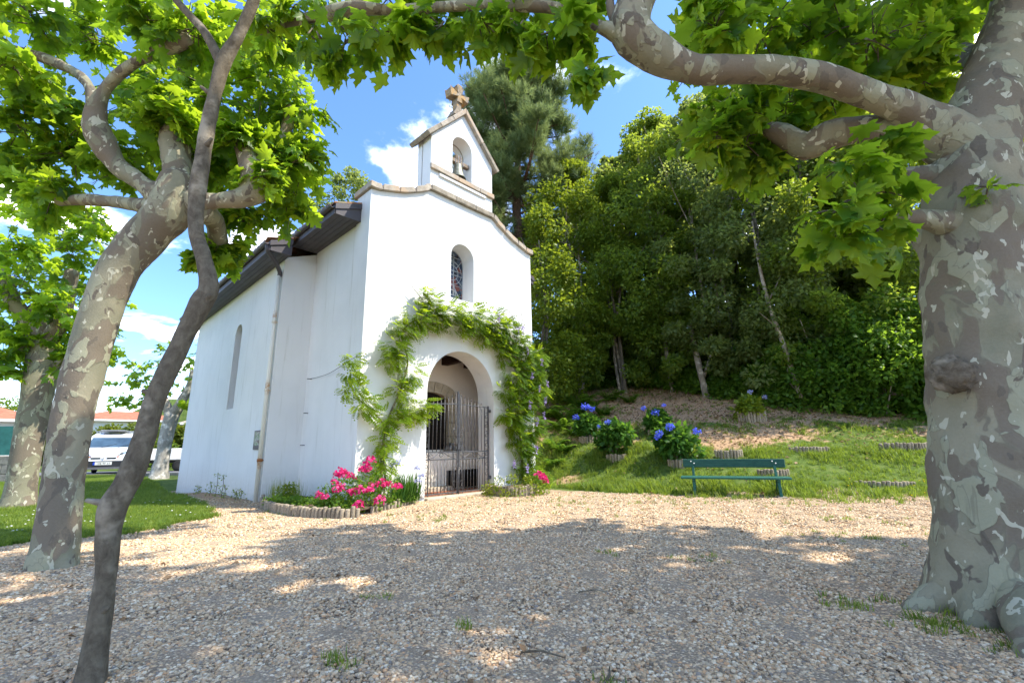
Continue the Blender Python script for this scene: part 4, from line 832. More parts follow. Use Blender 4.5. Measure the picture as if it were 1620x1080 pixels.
plane_foliage(t4, [(-10.15, 8.6, 6.06, 0.6), (-9.47, 9.0, 5.38, 0.65), (-10.36, 9.0, 4.53, 0.7), (-9.2, 8.8, 4.03, 0.55), (-10.11, 9.2, 3.3, 0.55), (-9.04, 9.0, 5.96, 0.5), (-9.53, 9.6, 3.0, 0.5), (-10.3, 9.0, 2.75, 0.40), (-9.51, 8.0, 4.92, 0.5), (-8.8, 9.4, 3.1, 0.30), (-10.8, 9.5, 3.8, .6), (-11, 9.5, 5, .7), (-9.8, 9.8, 4.6, .7), (-9.4, 9.8, 3.7, .5)], 18, 7, (.14, .21), 150, bright=.12)
t5 = thing('plane_tree', 'distant forked plane tree with dark crown just left of the chapel rear corner', 'tree', (-14.5, 19.2, 0))
P, r = pr_([(-14.5, 19.2, -0.15, 0.37), (-14.44, 19.2, 0.92, 0.243), (-14.41, 19.2, 1.94, 0.26), (-14.3, 19.2, 2.6, 0.28)])
link('trunk', limb_mesh('trunk', P, r, mat_graybark('pale_plane_bark', (0.22, 0.2, 0.17), (0.46, 0.43, 0.38), .6, 7), 18, .12, .06, (.2, .2, 4, 0)), t5)
limbs(t5, [pr_(q) for q in [[(-14.3, 19.2, 2.5, .24), (-14.0, 19.2, 3.1, .19), (-13.72, 19.2, 3.8, .16), (-13.7, 19.2, 4.4, .12)], [(-14.35, 19.2, 2.4, .2), (-14.74, 19.2, 3.2, .15), (-15.2, 19.2, 3.8, .12)]]], M['palebark'], 12)
plane_foliage(t5, [(-14.9, 19, 4.1, .8), (-15.8, 19, 4.6, .8), (-14, 19.3, 4.7, .8), (-13.2, 19.3, 4.0, .6), (-16.3, 19, 4.0, .6), (-15.3, 19, 3.2, .45), (-13.5, 19, 2.9, .4), (-14.8, 19.2, 5.2, .7), (-13.3, 19.5, 5, .7), (-16.6, 19.2, 3.3, .35)], 8, 6, (.16, .26), 0)

# ------------------------------------------------------------------ the wood on the bank, the pine, the undergrowth
def leaf_cloud(clumps, per, size, tmpl, name, mat, root, flat=.75, kind=True):
    """leaf-sized faces spread through clumps (x,y,z,r): most near each clump's outside, pointing outward"""
    C = np.array([c[:3] for c in clumps]); Rr = np.array([c[3] for c in clumps]); br = np.array([c[4] if len(c) > 4 else 0 for c in clumps])
    n = len(C)*per; i = np.repeat(np.arange(len(C)), per); d = rdir(n); rad = rng.random(n)**.33
    P = C[i]+d*(Rr[i]*rad)[:, None]*np.array([1, 1, flat]); dd = d+rng.normal(size=(n, 3))*.6+np.array([0, 0, -.15]); up = d*.6+np.array([0, 0, .8])+rng.normal(size=(n, 3))*.45
    s = rng.uniform(size[0], size[1], n); rnd = np.clip(rng.beta(2, 2.2, n)+br[i], 0, 1)
    me = scatter_mesh(name, tmpl[0], tmpl[1], frames(dd, up, s), P, rnd, M[mat] if isinstance(mat, str) else mat)
    o = link(name, me, root)
    if kind: o['kind'] = 'stuff'
    return o
def wood_tree(x, y, top, cr, label, mat='leaf_wood', bark='woodbark', cb=.32, nc=46, per=150, stems=2, lean=0.22, tr=.07, size=(.10, .19), name='broadleaf_tree', low=.22):
    z0 = hz(x, y); H = top-z0; root = thing(name, label, 'tree', (x, y, z0), 0, 'trees of the wood on the bank')
    for s in range(stems):
        a = rng.uniform(0, 6.28); lx, ly = math.cos(a)*lean*H*.2, math.sin(a)*lean*H*.2
        P = [(x+.15*s*math.cos(a), y+.15*s*math.sin(a), z0-.2), (x+lx*.25+.15*s*math.cos(a)+rng.normal()*.1, y+ly*.25, z0+H*.22), (x+lx*.6+rng.normal()*.18, y+ly*.6+rng.normal()*.1, z0+H*.5), (x+lx+rng.normal()*.2, y+ly, z0+H*.82)]
        q = tr*rng.uniform(.7, 1.1); link('trunk', limb_mesh('trunk', P, [q*1.25, q, q*.8, q*.3], M[bark], 8, .5, .1), root)
        for k in range(4):
            t = rng.uniform(.35, .75); p = np.array(P[1])+(np.array(P[3])-np.array(P[1]))*t; e = p+np.array([rng.normal()*cr*.5, rng.normal()*cr*.5, H*.16])
            b = MB(); b.tube([p, (p+e)/2+np.array([0, 0, -.1]), e], [q*.45, q*.3, q*.12], 5, False); link('limb', b.mesh('limb', M[bark]), root)
    cl = []
    for _ in range(nc):
        t = rng.random()**.85; zz = z0+H*(cb+(1-cb)*t); env = cr*(.55+.9*math.sin(math.pi*min(1, .15+.8*t))**.8*.6)*(1.0 if t < .75 else (1-t)/.25*.75+.25)
        a = rng.uniform(0, 6.28); rr = env*rng.random()**.35; r_ = rng.uniform(.38, .75)*(1 if t < .8 else .7)
        cl.append((x+math.cos(a)*rr, y+math.sin(a)*rr, min(zz, top-r_*.5), r_, rng.normal()*.12))
    for _ in range(int(nc*low)):
        a = rng.uniform(0, 6.28); rr = cr*rng.uniform(.3, .95); cl.append((x+math.cos(a)*rr, y+math.sin(a)*rr, z0+H*rng.uniform(.04, .30), rng.uniform(.3, .55), rng.normal()*.12))
    leaf_cloud(cl, per, size, SMALL, 'crown', mat, root); return root
for a in [
 (1.35, 17.6, 10.9, 1.5, 'bright yellow green tree rising over the right shoulder of the chapel', 'leaf_wood2', 'woodbark', .10, 60, 200, 2),
 (2.9, 19.6, 14.4, 1.9, 'tall yellow green tree standing between the pine and the dark wood', 'leaf_wood2', 'palebark', .18, 84, 210, 2),
 (4.7, 18.9, 12.9, 2.0, 'dense dark evergreen with pale stems above the blue hydrangeas', 'leaf_wood', 'woodbark', .13, 84, 210, 3),
 (6.5, 18.4, 16.0, 2.2, 'tallest evergreen with pointed top in the middle of the wood', 'leaf_wood', 'palebark', .15, 100, 220, 2),
 (8.0, 17.0, 15.6, 2.2, 'olive green evergreen with leaning pale trunks behind the bench', 'leaf_wood3', 'palebark', .15, 96, 220, 3),
 (9.4, 15.9, 15.0, 2.2, 'grey green evergreen beside a slanting bare stem on the bank', 'leaf_wood3', 'woodbark', .13, 96, 220, 2),
 (10.8, 14.8, 14.6, 2.2, 'dark evergreen above the yellow green potted hydrangea bank', 'leaf_wood', 'woodbark', .14, 96, 220, 2),
 (13.2, 15.2, 15.5, 2.2, 'dark glossy evergreen half hidden by the big plane leaves', 'leaf_wood', 'woodbark', .06, 90, 200, 2)]: wood_tree(*a)
for (x, y, top, cr, m) in [(3.6, 23, 14.5, 2.3, 'leaf_wood'), (5.8, 22.3, 16.5, 2.5, 'leaf_wood3'), (8.2, 20.9, 17.5, 2.5, 'leaf_wood'), (10.4, 19.2, 17.5, 2.5, 'leaf_wood'), (12.6, 17.2, 17.5, 2.5, 'leaf_wood3'), (14.8, 15.3, 17.5, 2.5, 'leaf_wood'), (4.6, 26, 17, 2.8, 'leaf_wood'), (7.4, 25.2, 17, 2.8, 'leaf_wood'), (10.2, 23.6, 18, 2.8, 'leaf_wood'), (13, 21.2, 18, 2.8, 'leaf_wood'), (16, 18.6, 19, 2.8, 'leaf_wood'), (18.5, 15.5, 19, 2.8, 'leaf_wood')]:
    wood_tree(x, y, top, cr, 'dark evergreen deep in the shaded wood behind the front row', m, 'woodbark', .02, 74, 150, 2, .2, .12, (.17, .30))
bs = thing('bare_stem', 'slanting pale bare tree stem standing in the undergrowth on the bank', 'tree', (8.9, 14.4, hz(8.9, 14.4)))
P, r = pr_([(9.1, 14.4, 2.4, .075), (8.85, 14.4, 3.9, .07), (8.55, 14.45, 5.6, .06), (8.45, 14.5, 7.2, .045), (8.5, 14.6, 8.6, .03)])
link('trunk', limb_mesh('trunk', P, r, M['palebark'], 10, .15, .1), bs)
b = MB(); b.tube([(8.55, 14.45, 5.6), (8.9, 14.4, 6.2), (9.3, 14.4, 6.9)], [.03, .02, .01], 6); b.tube([(8.75, 14.42, 4.6), (8.4, 14.4, 5.0), (8.1, 14.3, 5.2)], [.025, .018, .008], 6); link('limb', b.mesh('limb', M['palebark']), bs)
bs = thing('bare_stem', 'short sawn pale stem beside the slanting one, cut off above the shrubs', 'tree', (7.0, 16.8, hz(7, 16.8)))
P, r = pr_([(7.15, 16.8, 2.6, .12), (6.95, 16.8, 4.2, .11), (6.8, 16.8, 5.5, .10)])
link('trunk', limb_mesh('trunk', P, r, M['palebark'], 10, .15, .1, round_end=False), bs)
b = MB(); b.tube([(7.1, 16.8, 3.4), (7.5, 16.7, 4.4), (7.6, 16.7, 5.6)], [.06, .05, .03], 7); link('limb', b.mesh('limb', M['palebark']), bs)

# undergrowth
ECX = np.array([1.6, 2.6, 4.2, 5.8, 7.0, 7.9, 8.6, 9.4, 10.5, 12.0, 14]); ECY = np.array([19.5, 20.4, 20.4, 19.3, 17.9, 16.4, 15.1, 13.9, 12.8, 11.7, 10.6])
HG = np.interp(np.linspace(0, 1, 11), [0, .3, .45, .6, .8, 1], [.7, .8, 1.3, 2.4, 3.3, 3.4])
und = thing('undergrowth', 'mass of glossy green undergrowth along the top of the bank', 'undergrowth', (8.6, 15.1, hz(8.6, 15.1))); und['kind'] = 'stuff'
cl = []
for _ in range(640):
    u = rng.random()**.8*10; x = np.interp(u, range(11), ECX); y = np.interp(u, range(11), ECY); off = abs(rng.normal())*1.1; h_ = np.interp(u, range(11), HG)
    x += .55*off+rng.normal()*.25; y += .83*off+rng.normal()*.25; r_ = rng.uniform(.28, .55)
    cl.append((x, y, hz(x, y)+rng.random()*h_*min(1, .45+off), r_, rng.normal()*.15))
leaf_cloud(cl, 150, (.10, .19), SMALL, 'undergrowth_leaves', 'leaf_under', und)
b = MB()
for _ in range(60):
    u = rng.random()*9; x = np.interp(u, range(11), ECX)+rng.random()*1.5; y = np.interp(u, range(11), ECY)+rng.random()*1.5; z = hz(x, y)
    p = np.array([x, y, z]); d = np.array([rng.normal()*.5, rng.normal()*.3, rng.uniform(1.2, 3)])
    b.tube([p, p+d*.5+rng.normal(size=3)*.15, p+d], [.022, .016, .006], 5, False)
o = link('dead_twigs', b.mesh('dead_twigs', M['palebark']), und); o['kind'] = 'stuff'
# ferns at the foot of the bank beside the chapel
def fern(x, y, s, label):
    z = hz(x, y); root = thing('fern', label, 'fern', (x, y, z), 0, 'ferns on the bank beside the chapel'); D, U, P, S = [], [], [], []
    for k in range(16):
        a = rng.uniform(0, 6.28); L_ = s*rng.uniform(.7, 1.1); o_ = np.array([math.cos(a), math.sin(a), 0])
        for j in range(14):
            t = (j+1)/14; p = np.array([x, y, z])+o_*L_*t*.8+np.array([0, 0, L_*(1.1*t-.75*t*t)])
            for sd in (-1, 1): D.append(np.cross(o_, [0, 0, 1])*sd+o_*.5+np.array([0, 0, -.15])); U.append(np.array([0, 0, 1])+rng.normal(size=3)*.2); P.append(p); S.append(L_*.30*(1-t*.8))
    me = scatter_mesh('fronds', DIAM[0], DIAM[1], frames(np.array(D), np.array(U), np.array(S)), np.array(P), rng.random(len(P)), M['leaf_under']); link('fronds', me, root)['kind'] = 'stuff'
for x, y, s in [(1.55, 15.2, .9), (2.2, 16.2, 1.0), (1.25, 14.0, .7), (2.9, 17.2, 1.0), (1.9, 14.6, .6), (3.8, 17.8, .9), (2.7, 15.4, .6), (1.1, 13.3, .55), (1.45, 13.7, .6), (1.75, 15.9, .9), (2.1, 14.9, .7), (3.2, 16.2, .8), (1.3, 16.4, 1.0), (2.5, 17.6, 1.1), (4.4, 17.2, .7)]: fern(x, y, s, 'feathery green fern growing on the bank beside the chapel wall')

# the pine
def pine():
    x, y, top = .45, 21.0, 21.9; z0 = hz(x, y); root = thing('pine_tree', 'tall grey green pine towering behind the chapel belfry', 'tree', (x, y, z0))
    P = [(x, y, z0-.2), (x+.15, y, 8), (x-.1, y, 13), (x+.1, y, 17.5), (x, y, 21)]
    link('trunk', limb_mesh('trunk', P, [.34, .28, .22, .13, .05], M['pinebark'], 12, .4, .06), root)
    cl = []; 
    for k in range(80):
        t = rng.random()**.85; zz = 9.0+(20.6-9.0)*t; a = rng.uniform(0, 6.28)
        L_ = (3.9*math.sin(math.pi*(.22+.70*t))**.7*(1 if t < .85 else .75))*rng.uniform(.6, 1.05)
        p = np.array([x, y, zz]); e = p+np.array([math.cos(a)*L_, math.sin(a)*L_, .35*L_*rng.uniform(.3, 1.1)])
        b = MB(); b.tube([p, (p+e)/2-np.array([0, 0, .12*L_]), e], [.07, .05, .02], 5, False); link('limb', b.mesh('limb', M['pinebark']), root)
        for j in range(9):
            u = .38+.62*rng.random(); q = p+(e-p)*u+rng.normal(size=3)*.3; cl.append((q[0], q[1], min(q[2]+.15, top), rng.uniform(.32, .55), rng.normal()*.12))
    for k in range(12): a = rng.uniform(0, 6.28); cl.append((x+math.cos(a)*rng.random()*1.3, y+math.sin(a)*rng.random()*1.3, 20.4+rng.random()*1.3, .35, .05))
    # brush-like shoots of long needles pointing up and out
    nv_ = []; nf = []
    for k in range(13):
        a = 2.4*k; el = .25+.75*(k/13); d = np.array([math.cos(a)*math.cos(el), math.sin(a)*math.cos(el), math.sin(el)]); w = np.cross(d, [0, 0, 1]); w = w/np.linalg.norm(w)*.034
        s0 = np.array([0, 0, .55*k/13]); i0 = len(nv_); nv_ += [s0-w, s0+w, s0+d*.55]; nf.append((i0, i0+1, i0+2))
    C = np.array([c[:3] for c in cl]); Rr = np.array([c[3] for c in cl]); i = np.repeat(np.arange(len(C)), 36); n = len(i); d = rdir(n); d[:, 2] = d[:, 2]*.7+.35; d = unit(d)
    Pp = C[i]+d*(Rr[i]*rng.random(n)**.5)[:, None]; zax = unit(d*.75+np.array([0, 0, .75])+rng.normal(size=(n, 3))*.25); xa = unit(np.cross(zax, rdir(n))); ya = np.cross(zax, xa)
    Mx = np.stack([xa, ya, zax], -1)*rng.uniform(.34, .52, n)[:, None, None]
    o = link('crown', scatter_mesh('crown', np.array(nv_), nf, Mx, Pp, np.clip(rng.beta(2, 2, n)+np.array([c[4] for c in cl])[i], 0, 1), M['needle']), root); o['kind'] = 'stuff'
pine()
wood_tree(-7.9, 20.5, 14.8, 2.2, 'grey green evergreen rising behind the chapel roof left of the belfry', 'leaf_wood3', 'woodbark', .3, 60, 150, 1, .1, .2)
wood_tree(-5.4, 21.5, 13.6, 1.2, 'narrow dark evergreen tip showing above the parapet left of the belfry', 'leaf_wood', 'woodbark', .3, 34, 140, 1, .1, .15)
# ------------------------------------------------------------------ wisteria on the facade (chapel-local numbers turned to world)
def CW(a, b, z): x, y = W2(a, b); return (x, y, z)
PINN_V, PINN_F = [], []
for j in range(6):
    for sd in ((-1, 1) if j < 5 else (0,)):
        t = .12+j*.16; i0 = len(PINN_V); s = .34*(1-.25*abs(j-2)/3)
        if sd == 0: d = np.array([0, 1, -.1]); w = np.array([1, 0, 0])
        else: d = unit(np.array([sd, .45, -.12])); w = unit(np.array([-.45, sd*1.0, 0]))*sd
        p = np.array([0, t, -.25*t*t]); PINN_V += [p, p+d*s*.5+w*s*.27, p+d*s, p+d*s*.5-w*s*.27]; PINN_F.append((i0, i0+1, i0+2, i0+3))
wz = W2(.52, -.12); wist = thing('wisteria', 'leafy wisteria trained in an arch around the chapel porch', 'climber', (wz[0], wz[1], 0))
WB = [(0.49, 0.75, 13), (0.52, 1.16, 14), (0.58, 1.58, 18), (0.90, 1.70, 14), (0.05, 1.85, 17), (-0.20, 2.12, 14), (-0.27, 2.41, 11), (-.25, 2.68, 8), (0.85, 2.15, 15), (1.25, 1.79, 16), (1.5, 1.94, 11), (1.05, 2.55, 17), (0.66, 3.02, 21), (0.81, 3.42, 20), (.55, 2.8, 15), (1.15, 3.75, 26), (1.5, 4.12, 18), (1.35, 4.35, 12), (1.7, 3.85, 18), (2.13, 3.98, 25), (2.81, 4.05, 26), (3.4, 4.05, 26), (3.85, 3.9, 25), (4.3, 3.7, 24), (3.75, 3.35, 22), (4.5, 3.35, 26), (4.85, 2.95, 24), (4.25, 2.8, 28), (3.85, 2.35, 17), (4.65, 2.3, 26), (4.2, 1.9, 25), (4.72, 1.5, 23), (4.28, 1.2, 22), (4.5, .85, 20), (4.45, 0.45, 20), (3.75, 1.8, 12), (5.1, 3.4, 14), (4.84, 0.35, 14), (4.1, 1.55, 16), (2.45, 3.75, 14), (3.1, 3.7, 16), (5.05, 2.5, 15), (3.45, 3.62, 14)]
D, U, P, S, Bv = [], [], [], [], []
NE = np.array([-EN[0], -EN[1], 0.0]); E3 = np.array([EA[0], EA[1], 0.0])
for a, z, r in WB:
    rr = r/(74.0 if a < 1.4 else 68.0); n = int((84 if a < 1.4 else 112)*(rr/.35)**1.7)+12; th = .16+rr*.45
    for _ in range(n):
        q = rdir(1)[0]*rng.random()**.45; bb = -(.06+abs(q[1])*th) if a < 5.0 else -.1-q[1]*.3
        P.append(CW(a+q[0]*rr*1.05, bb, z+q[2]*rr*1.05)); o_ = NE*rng.uniform(.2, 1.0)+E3*(q[0]*.9+rng.normal()*.5)+np.array([0, 0, q[2]*.5-rng.uniform(-.1, .6)])
        D.append(o_); U.append(NE*.7+np.array([0, 0, .8])+rng.normal(size=3)*.3); S.append(rng.uniform(.15, .27)); Bv.append((.25 if (r < 17 or a > 4.9) else 0)+(.15 if a < 1.5 else 0)-(.1 if a > 3.5 else 0))
rndw = np.clip(rng.beta(2, 2.6, len(P))+np.array(Bv), 0, 1)
o = link('foliage', scatter_mesh('foliage', PINN_V, PINN_F, frames(np.array(D), np.array(U), np.array(S)), np.array(P), rndw, M['leaf_wist']), wist); o['kind'] = 'stuff'
for pts, r0 in [([(.50, .02), (.52, .5), (.50, 1.0), (.6, 1.6), (.85, 2.2), (1.0, 2.8), (.85, 3.4), (1.3, 3.8), (2.1, 4.0), (3.0, 4.05)], .025), ([(.56, .02), (.60, .45), (.54, .9), (.5, 1.5), (.1, 1.85), (-.15, 2.1), (-.25, 2.5)], .018), ([(4.45, .05), (4.4, 1.0), (4.3, 2.0), (4.4, 3.0), (4.1, 3.8), (3.3, 4.1)], .03), ([(.9, 1.7), (1.3, 1.85), (1.6, 1.9)], .010)]:
    C, rr = catmull([CW(a, -.07, z) for a, z in pts], np.linspace(r0, r0*.5, len(pts)), .08); b = MB(); b.tube(C, rr, 7); link('stem', b.mesh('stem', M['thinbark']), wist)
for pts in [[(4.35, 4.0), (4.5, 4.35), (4.42, 4.65)], [(4.4, 4.0), (4.75, 4.45)], [(4.3, 3.9), (4.1, 4.4), (3.9, 4.55)], [(4.9, 3.5), (5.35, 3.72)], [(1.3, 4.2), (1.0, 4.45)], [(.75, 2.0), (.76, 3.0)]]:
    C, rr = catmull([CW(a, -.12, z) for a, z in pts], np.linspace(.012, .006, len(pts)), .08); b = MB(); b.tube(C, rr, 5); link('shoot', b.mesh('shoot', M['palebark']), wist)
PET = ([(0, 0, 0), (.5, .35, .1), (0, 1, 0), (-.5, .35, .1)], [(0, 1, 2, 3)])
for a, z in [(3.3, 4.22), (4.15, 4.05), (4.3, 3.55), (4.85, 3.3), (4.75, 2.6), (5.05, 2.75), (4.95, 2.3), (4.35, 2.15), (4.45, 2.9), (4.6, 1.75), (4.55, 1.05), (3.75, .75), (4.0, 4.0), (4.9, 1.9), (4.2, .62)]:
    n = 26; t = rng.random(n); pp = np.array([CW(a+rng.normal()*.03*(1-k*.6), -.42-rng.random()*.05, z-.2*k) for k in t]); o = link('flower_spike', scatter_mesh('flower_spike', PET[0], PET[1], frames(rdir(n)+NE, rdir(n), rng.uniform(.03, .05, n)), pp, rng.random(n), M['flower_lilac']), wist)

# ------------------------------------------------------------------ beds edged with short round logs
LOGM = []
for k in range(5):
    b = MB(); hh = 1.0; b.lathe([(.0, -.3), (.036, -.3), (.036, .0), (.0355, .9), (.032, .975), (.022, 1.0), (.0, 1.0)], (0, 0, 0), 10)
    for i, p in enumerate(b.v): b.v[i] = (p[0]*(1+.12*math.sin(3*math.atan2(p[1], p[0])+k)), p[1], p[2])
    LOGM.append(b.mesh('log', M['log']))
def edging(name, label, cat, pts, hgt, group=None, gap=.076, jit=.02, follow=True):
    P = catmull([(p[0], p[1], 0) for p in pts], [1]*len(pts), .01)[0]; seg = np.linalg.norm(np.diff(P, axis=0), axis=1); cum = np.concatenate([[0], np.cumsum(seg)])
    c = P.mean(0); root = thing(name, label, cat, (c[0], c[1], hz(c[0], c[1])), 0, group); s = 0.0
    zs = [hz(p[0], p[1]) for p in P]; zt = np.mean(zs)
    while s < cum[-1]:
        i = int(np.searchsorted(cum, s)); p = P[min(i, len(P)-1)]; o = bpy.data.objects.new('log', LOGM[random.randrange(5)]); col.objects.link(o); o.parent = root
        zz = hz(p[0], p[1]) if follow else zt-.02; hh = hgt+random.uniform(-jit, jit)
        o.location = (p[0]-c[0], p[1]-c[1], zz-root.location.z); o.scale = (random.uniform(.92, 1.08), random.uniform(.92, 1.08), hh); o.rotation_euler = (random.uniform(-.04, .04), random.uniform(-.04, .04), random.uniform(0, 6)); s += gap
    return root
edging('log_edging', 'curved row of short dark logs edging the flower bed at the chapel corner', 'edging', [(-5.15, 9.75), (-4.75, 8.98), (-4.2, 8.35), (-3.5, 7.75), (-2.75, 7.48), (-2.45, 7.55)], .16)
edging('log_edging', 'short broken row of logs in front of the pink roses near the gate', 'edging', [(-2.38, 8.0), (-2.2, 8.5), (-2.05, 9.0), (-1.95, 9.5)], .12, None, .11, .05)
edging('log_edging', 'little palisade of pale logs at the foot of the wisteria right of the gate', 'edging', [(-.62, 10.75), (-.42, 10.42), (-.1, 10.2), (.25, 10.3), (.5, 10.7)], .22)
def soil(name, poly, z): 
    b = MB(); n = len(poly); c = np.mean(poly, 0); v = [(*p, z) for p in poly]+[(c[0], c[1], z+.05)]; b.add(v, [(i, (i+1) % n, n) for i in range(n)], True); o = link(name, b.mesh(name, M['soil'])); tagp(o, kind='structure')
soil('bed_soil', [(-5.15, 9.75), (-4.72, 9.0), (-4.15, 8.38), (-3.45, 7.8), (-2.75, 7.55), (-2.5, 7.6), (-2.36, 8.0), (-2.2, 8.5), (-2.0, 9.4), (-1.8, 9.75), (-2.9, 8.66), (-4.8, 10.45)], .09)
soil('bed_soil', [(-.62, 10.78), (-.42, 10.46), (-.1, 10.25), (.22, 10.33), (.5, 10.75), (.6, 11.5), (.5, 12.1)], .14)

def bush(root, blobs, per, size, mat, name='foliage', tmpl=SMALL, flat=1.0): return leaf_cloud(blobs, per, size, tmpl, name, mat, root, flat)
def bloom(root, x, y, z, r, mat, n=34, name='bloom'):
    d = rdir(n); d[:, 2] = abs(d[:, 2])*1.1-.25; d = unit(d); p = np.array([x, y, z])+d*r*rng.uniform(.7, 1.0, (n, 1)); me = scatter_mesh(name, PET[0], PET[1], frames(rdir(n)+d*.25, d+rng.normal(size=(n, 3))*.25, rng.uniform(.55, .85, n)*r), p, rng.random(n), M[mat]); return link(name, me, root)
# pink roses
ro = thing('rose_bush', 'low rose bush in full pink bloom in the bed at the chapel corner', 'rose bush', (-2.8, 8.25, .05))
bush(ro, [(-2.9, 8.2, .30, .28), (-2.6, 8.15, .32, .26), (-2.35, 8.45, .36, .26), (-3.15, 8.05, .25, .24), (-2.65, 8.5, .45, .26), (-3.0, 8.4, .4, .24), (-3.2, 8.0, .15, .12)], 230, (.04, .075), 'leaf_under')
def facz(px_a, z, b): return CW(px_a, b, z)
for x, y, z, r in [(-2.98, 8.1, .66, .075), (-3.05, 8.12, .60, .07), (-2.90, 8.1, .62, .08), (-2.80, 8.12, .58, .075), (-3.06, 8.05, .50, .065), (-2.62, 8.25, .75, .07), (-2.52, 8.25, .84, .085), (-2.55, 8.2, .70, .08), (-2.66, 8.2, .68, .07), (-2.3, 8.2, .46, .08), (-2.42, 8.15, .43, .07), (-2.22, 8.25, .42, .07), (-2.55, 7.95, .36, .085), (-2.68, 7.95, .33, .07), (-2.42, 7.95, .38, .06), (-2.9, 7.95, .42, .06), (-2.98, 7.95, .38, .07), (-3.22, 7.85, .30, .075), (-3.12, 7.85, .28, .06), (-2.52, 7.75, .16, .07), (-2.25, 7.95, .20, .085), (-2.08, 8.2, .40, .06), (-2.02, 8.3, .38, .06), (-2.75, 7.9, .36, .05)]: bloom(ro, x, y, z, r, 'flower_pink', 30)
ro = thing('rose_bush', 'single clump of pink roses beside the wisteria foot right of the gate', 'rose bush', (.62, 10.7, .1))
bush(ro, [(.6, 10.75, .3, .22), (.45, 10.7, .25, .2), (.75, 10.85, .25, .2)], 120, (.04, .075), 'leaf_under')
for x, y, z, r in [(.55, 10.55, .42, .085), (.65, 10.55, .36, .08), (.70, 10.55, .28, .07), (.6, 10.5, .37, .06)]: bloom(ro, x, y, z, r, 'flower_pink', 30)
# strap-leaved agapanthus, weeds and small plants of the bed
def strap(root, x, y, z, n, L_, w, mat, spread=.9, name='foliage'):
    D, U, P, S = [], [], [], []; tv = [(-.5, 0, 0), (.5, 0, 0), (-.42, .5, .0), (.42, .5, .0), (-.2, .85, -.12), (.2, .85, -.12), (0, 1.05, -.28)]; tf = [(0, 1, 3, 2), (2, 3, 5, 4), (4, 5, 6)]
    for _ in range(n):
        a = rng.uniform(0, 6.28); t = rng.uniform(.1, spread); d = np.array([math.cos(a)*t, math.sin(a)*t, 1.0]); D.append(d); U.append(np.array([math.cos(a), math.sin(a), .2])*-1); P.append((x+rng.normal()*.05, y+rng.normal()*.05, z)); S.append(L_*rng.uniform(.6, 1.1))
    Mx = frames(np.array(D), np.array(U), np.array(S)); Mx[:, :, 0] *= w/L_*1.0; Mx[:, :, 2] *= -1
    return link(name, scatter_mesh(name, tv, tf, Mx, np.array(P), rng.random(n), M[mat] if isinstance(mat, str) else mat), root)
ag = thing('agapanthus', 'strap leaved agapanthus with pale blue flower heads left of the gate', 'agapanthus', (-2.05, 9.05, .08))
for x, y in [(-2.05, 9.0), (-2.12, 8.8), (-1.95, 9.2), (-2.15, 9.1)]: strap(ag, x, y, .07, 60, .48, .03, 'leaf_hyd')['kind'] = 'stuff'
b = MB()
for x, y, z in [(-1.86, 9.05, .66), (-1.80, 9.1, .52), (-2.2, 8.85, .78), (-1.83, 9.0, .42), (-2.3, 8.9, .72)]:
    b.tube([(x-.1, y+.02, .08), (x-.04, y, z*.6), (x, y, z)], .005, 4, False); bloom(ag, x, y, z, .055, 'flower_pale', 26, 'flower_head')
link('stalks', b.mesh('stalks', M['leaf_hyd']), ag)
yp = thing('small_shrub', 'small yellow green shrub at the bottom of the drainpipe', 'shrub', (-4.35, 9.0, .08)); bush(yp, [(-4.4, 9.05, .22, .17), (-4.25, 8.98, .2, .15), (-4.3, 9.1, .32, .12)], 170, (.04, .07), 'leaf_yel')
gt = thing('grass_clump', 'wispy clump of long grasses beside the drainpipe', 'grass clump', (-4.6, 9.2, .05))
for x, y in [(-4.65, 9.3), (-4.5, 9.25), (-4.15, 9.0), (-4.75, 9.35), (-4.05, 8.95)]: strap(gt, x, y, .04, 26, .45, .010, 'leaf_yel', .7)['kind'] = 'stuff'
lw = thing('bed_weeds', 'low mixed green weeds filling the flower bed behind the dark logs', 'weeds', (-3.5, 8.2, .08)); lw['kind'] = 'stuff'
leaf_cloud([(rng.uniform(-4.7, -2.5), 0, .13, rng.uniform(.10, .18)) for _ in range(0)] + [(-4.5+1.9*t+rng.normal()*.1, 8.75-1.0*t+abs(rng.normal())*.22, .13, rng.uniform(.10, .17), rng.normal()*.2) for t in rng.random(46)]+[(-2.3+rng.normal()*.15, 8.0+rng.random()*1.4, .12, .12, .3) for _ in range(10)], 70, (.03, .06), SMALL, 'weed_leaves', 'leaf_under', lw)
sr = thing('small_shrub', 'low yellow green plants growing over the pale logs right of the gate', 'shrub', (-.2, 10.2, .1)); bush(sr, [(-.6, 10.5, .16, .16, .2), (-.35, 10.25, .28, .15), (-.5, 10.35, .12, .14, .3), (.1, 10.15, .12, .15), (.45, 10.3, .14, .16, .1), (.65, 10.45, .14, .15), (-.05, 10.25, .36, .12), (-.2, 10.12, .05, .12, .4), (.3, 10.45, .3, .12)], 120, (.03, .065), 'leaf_yel')
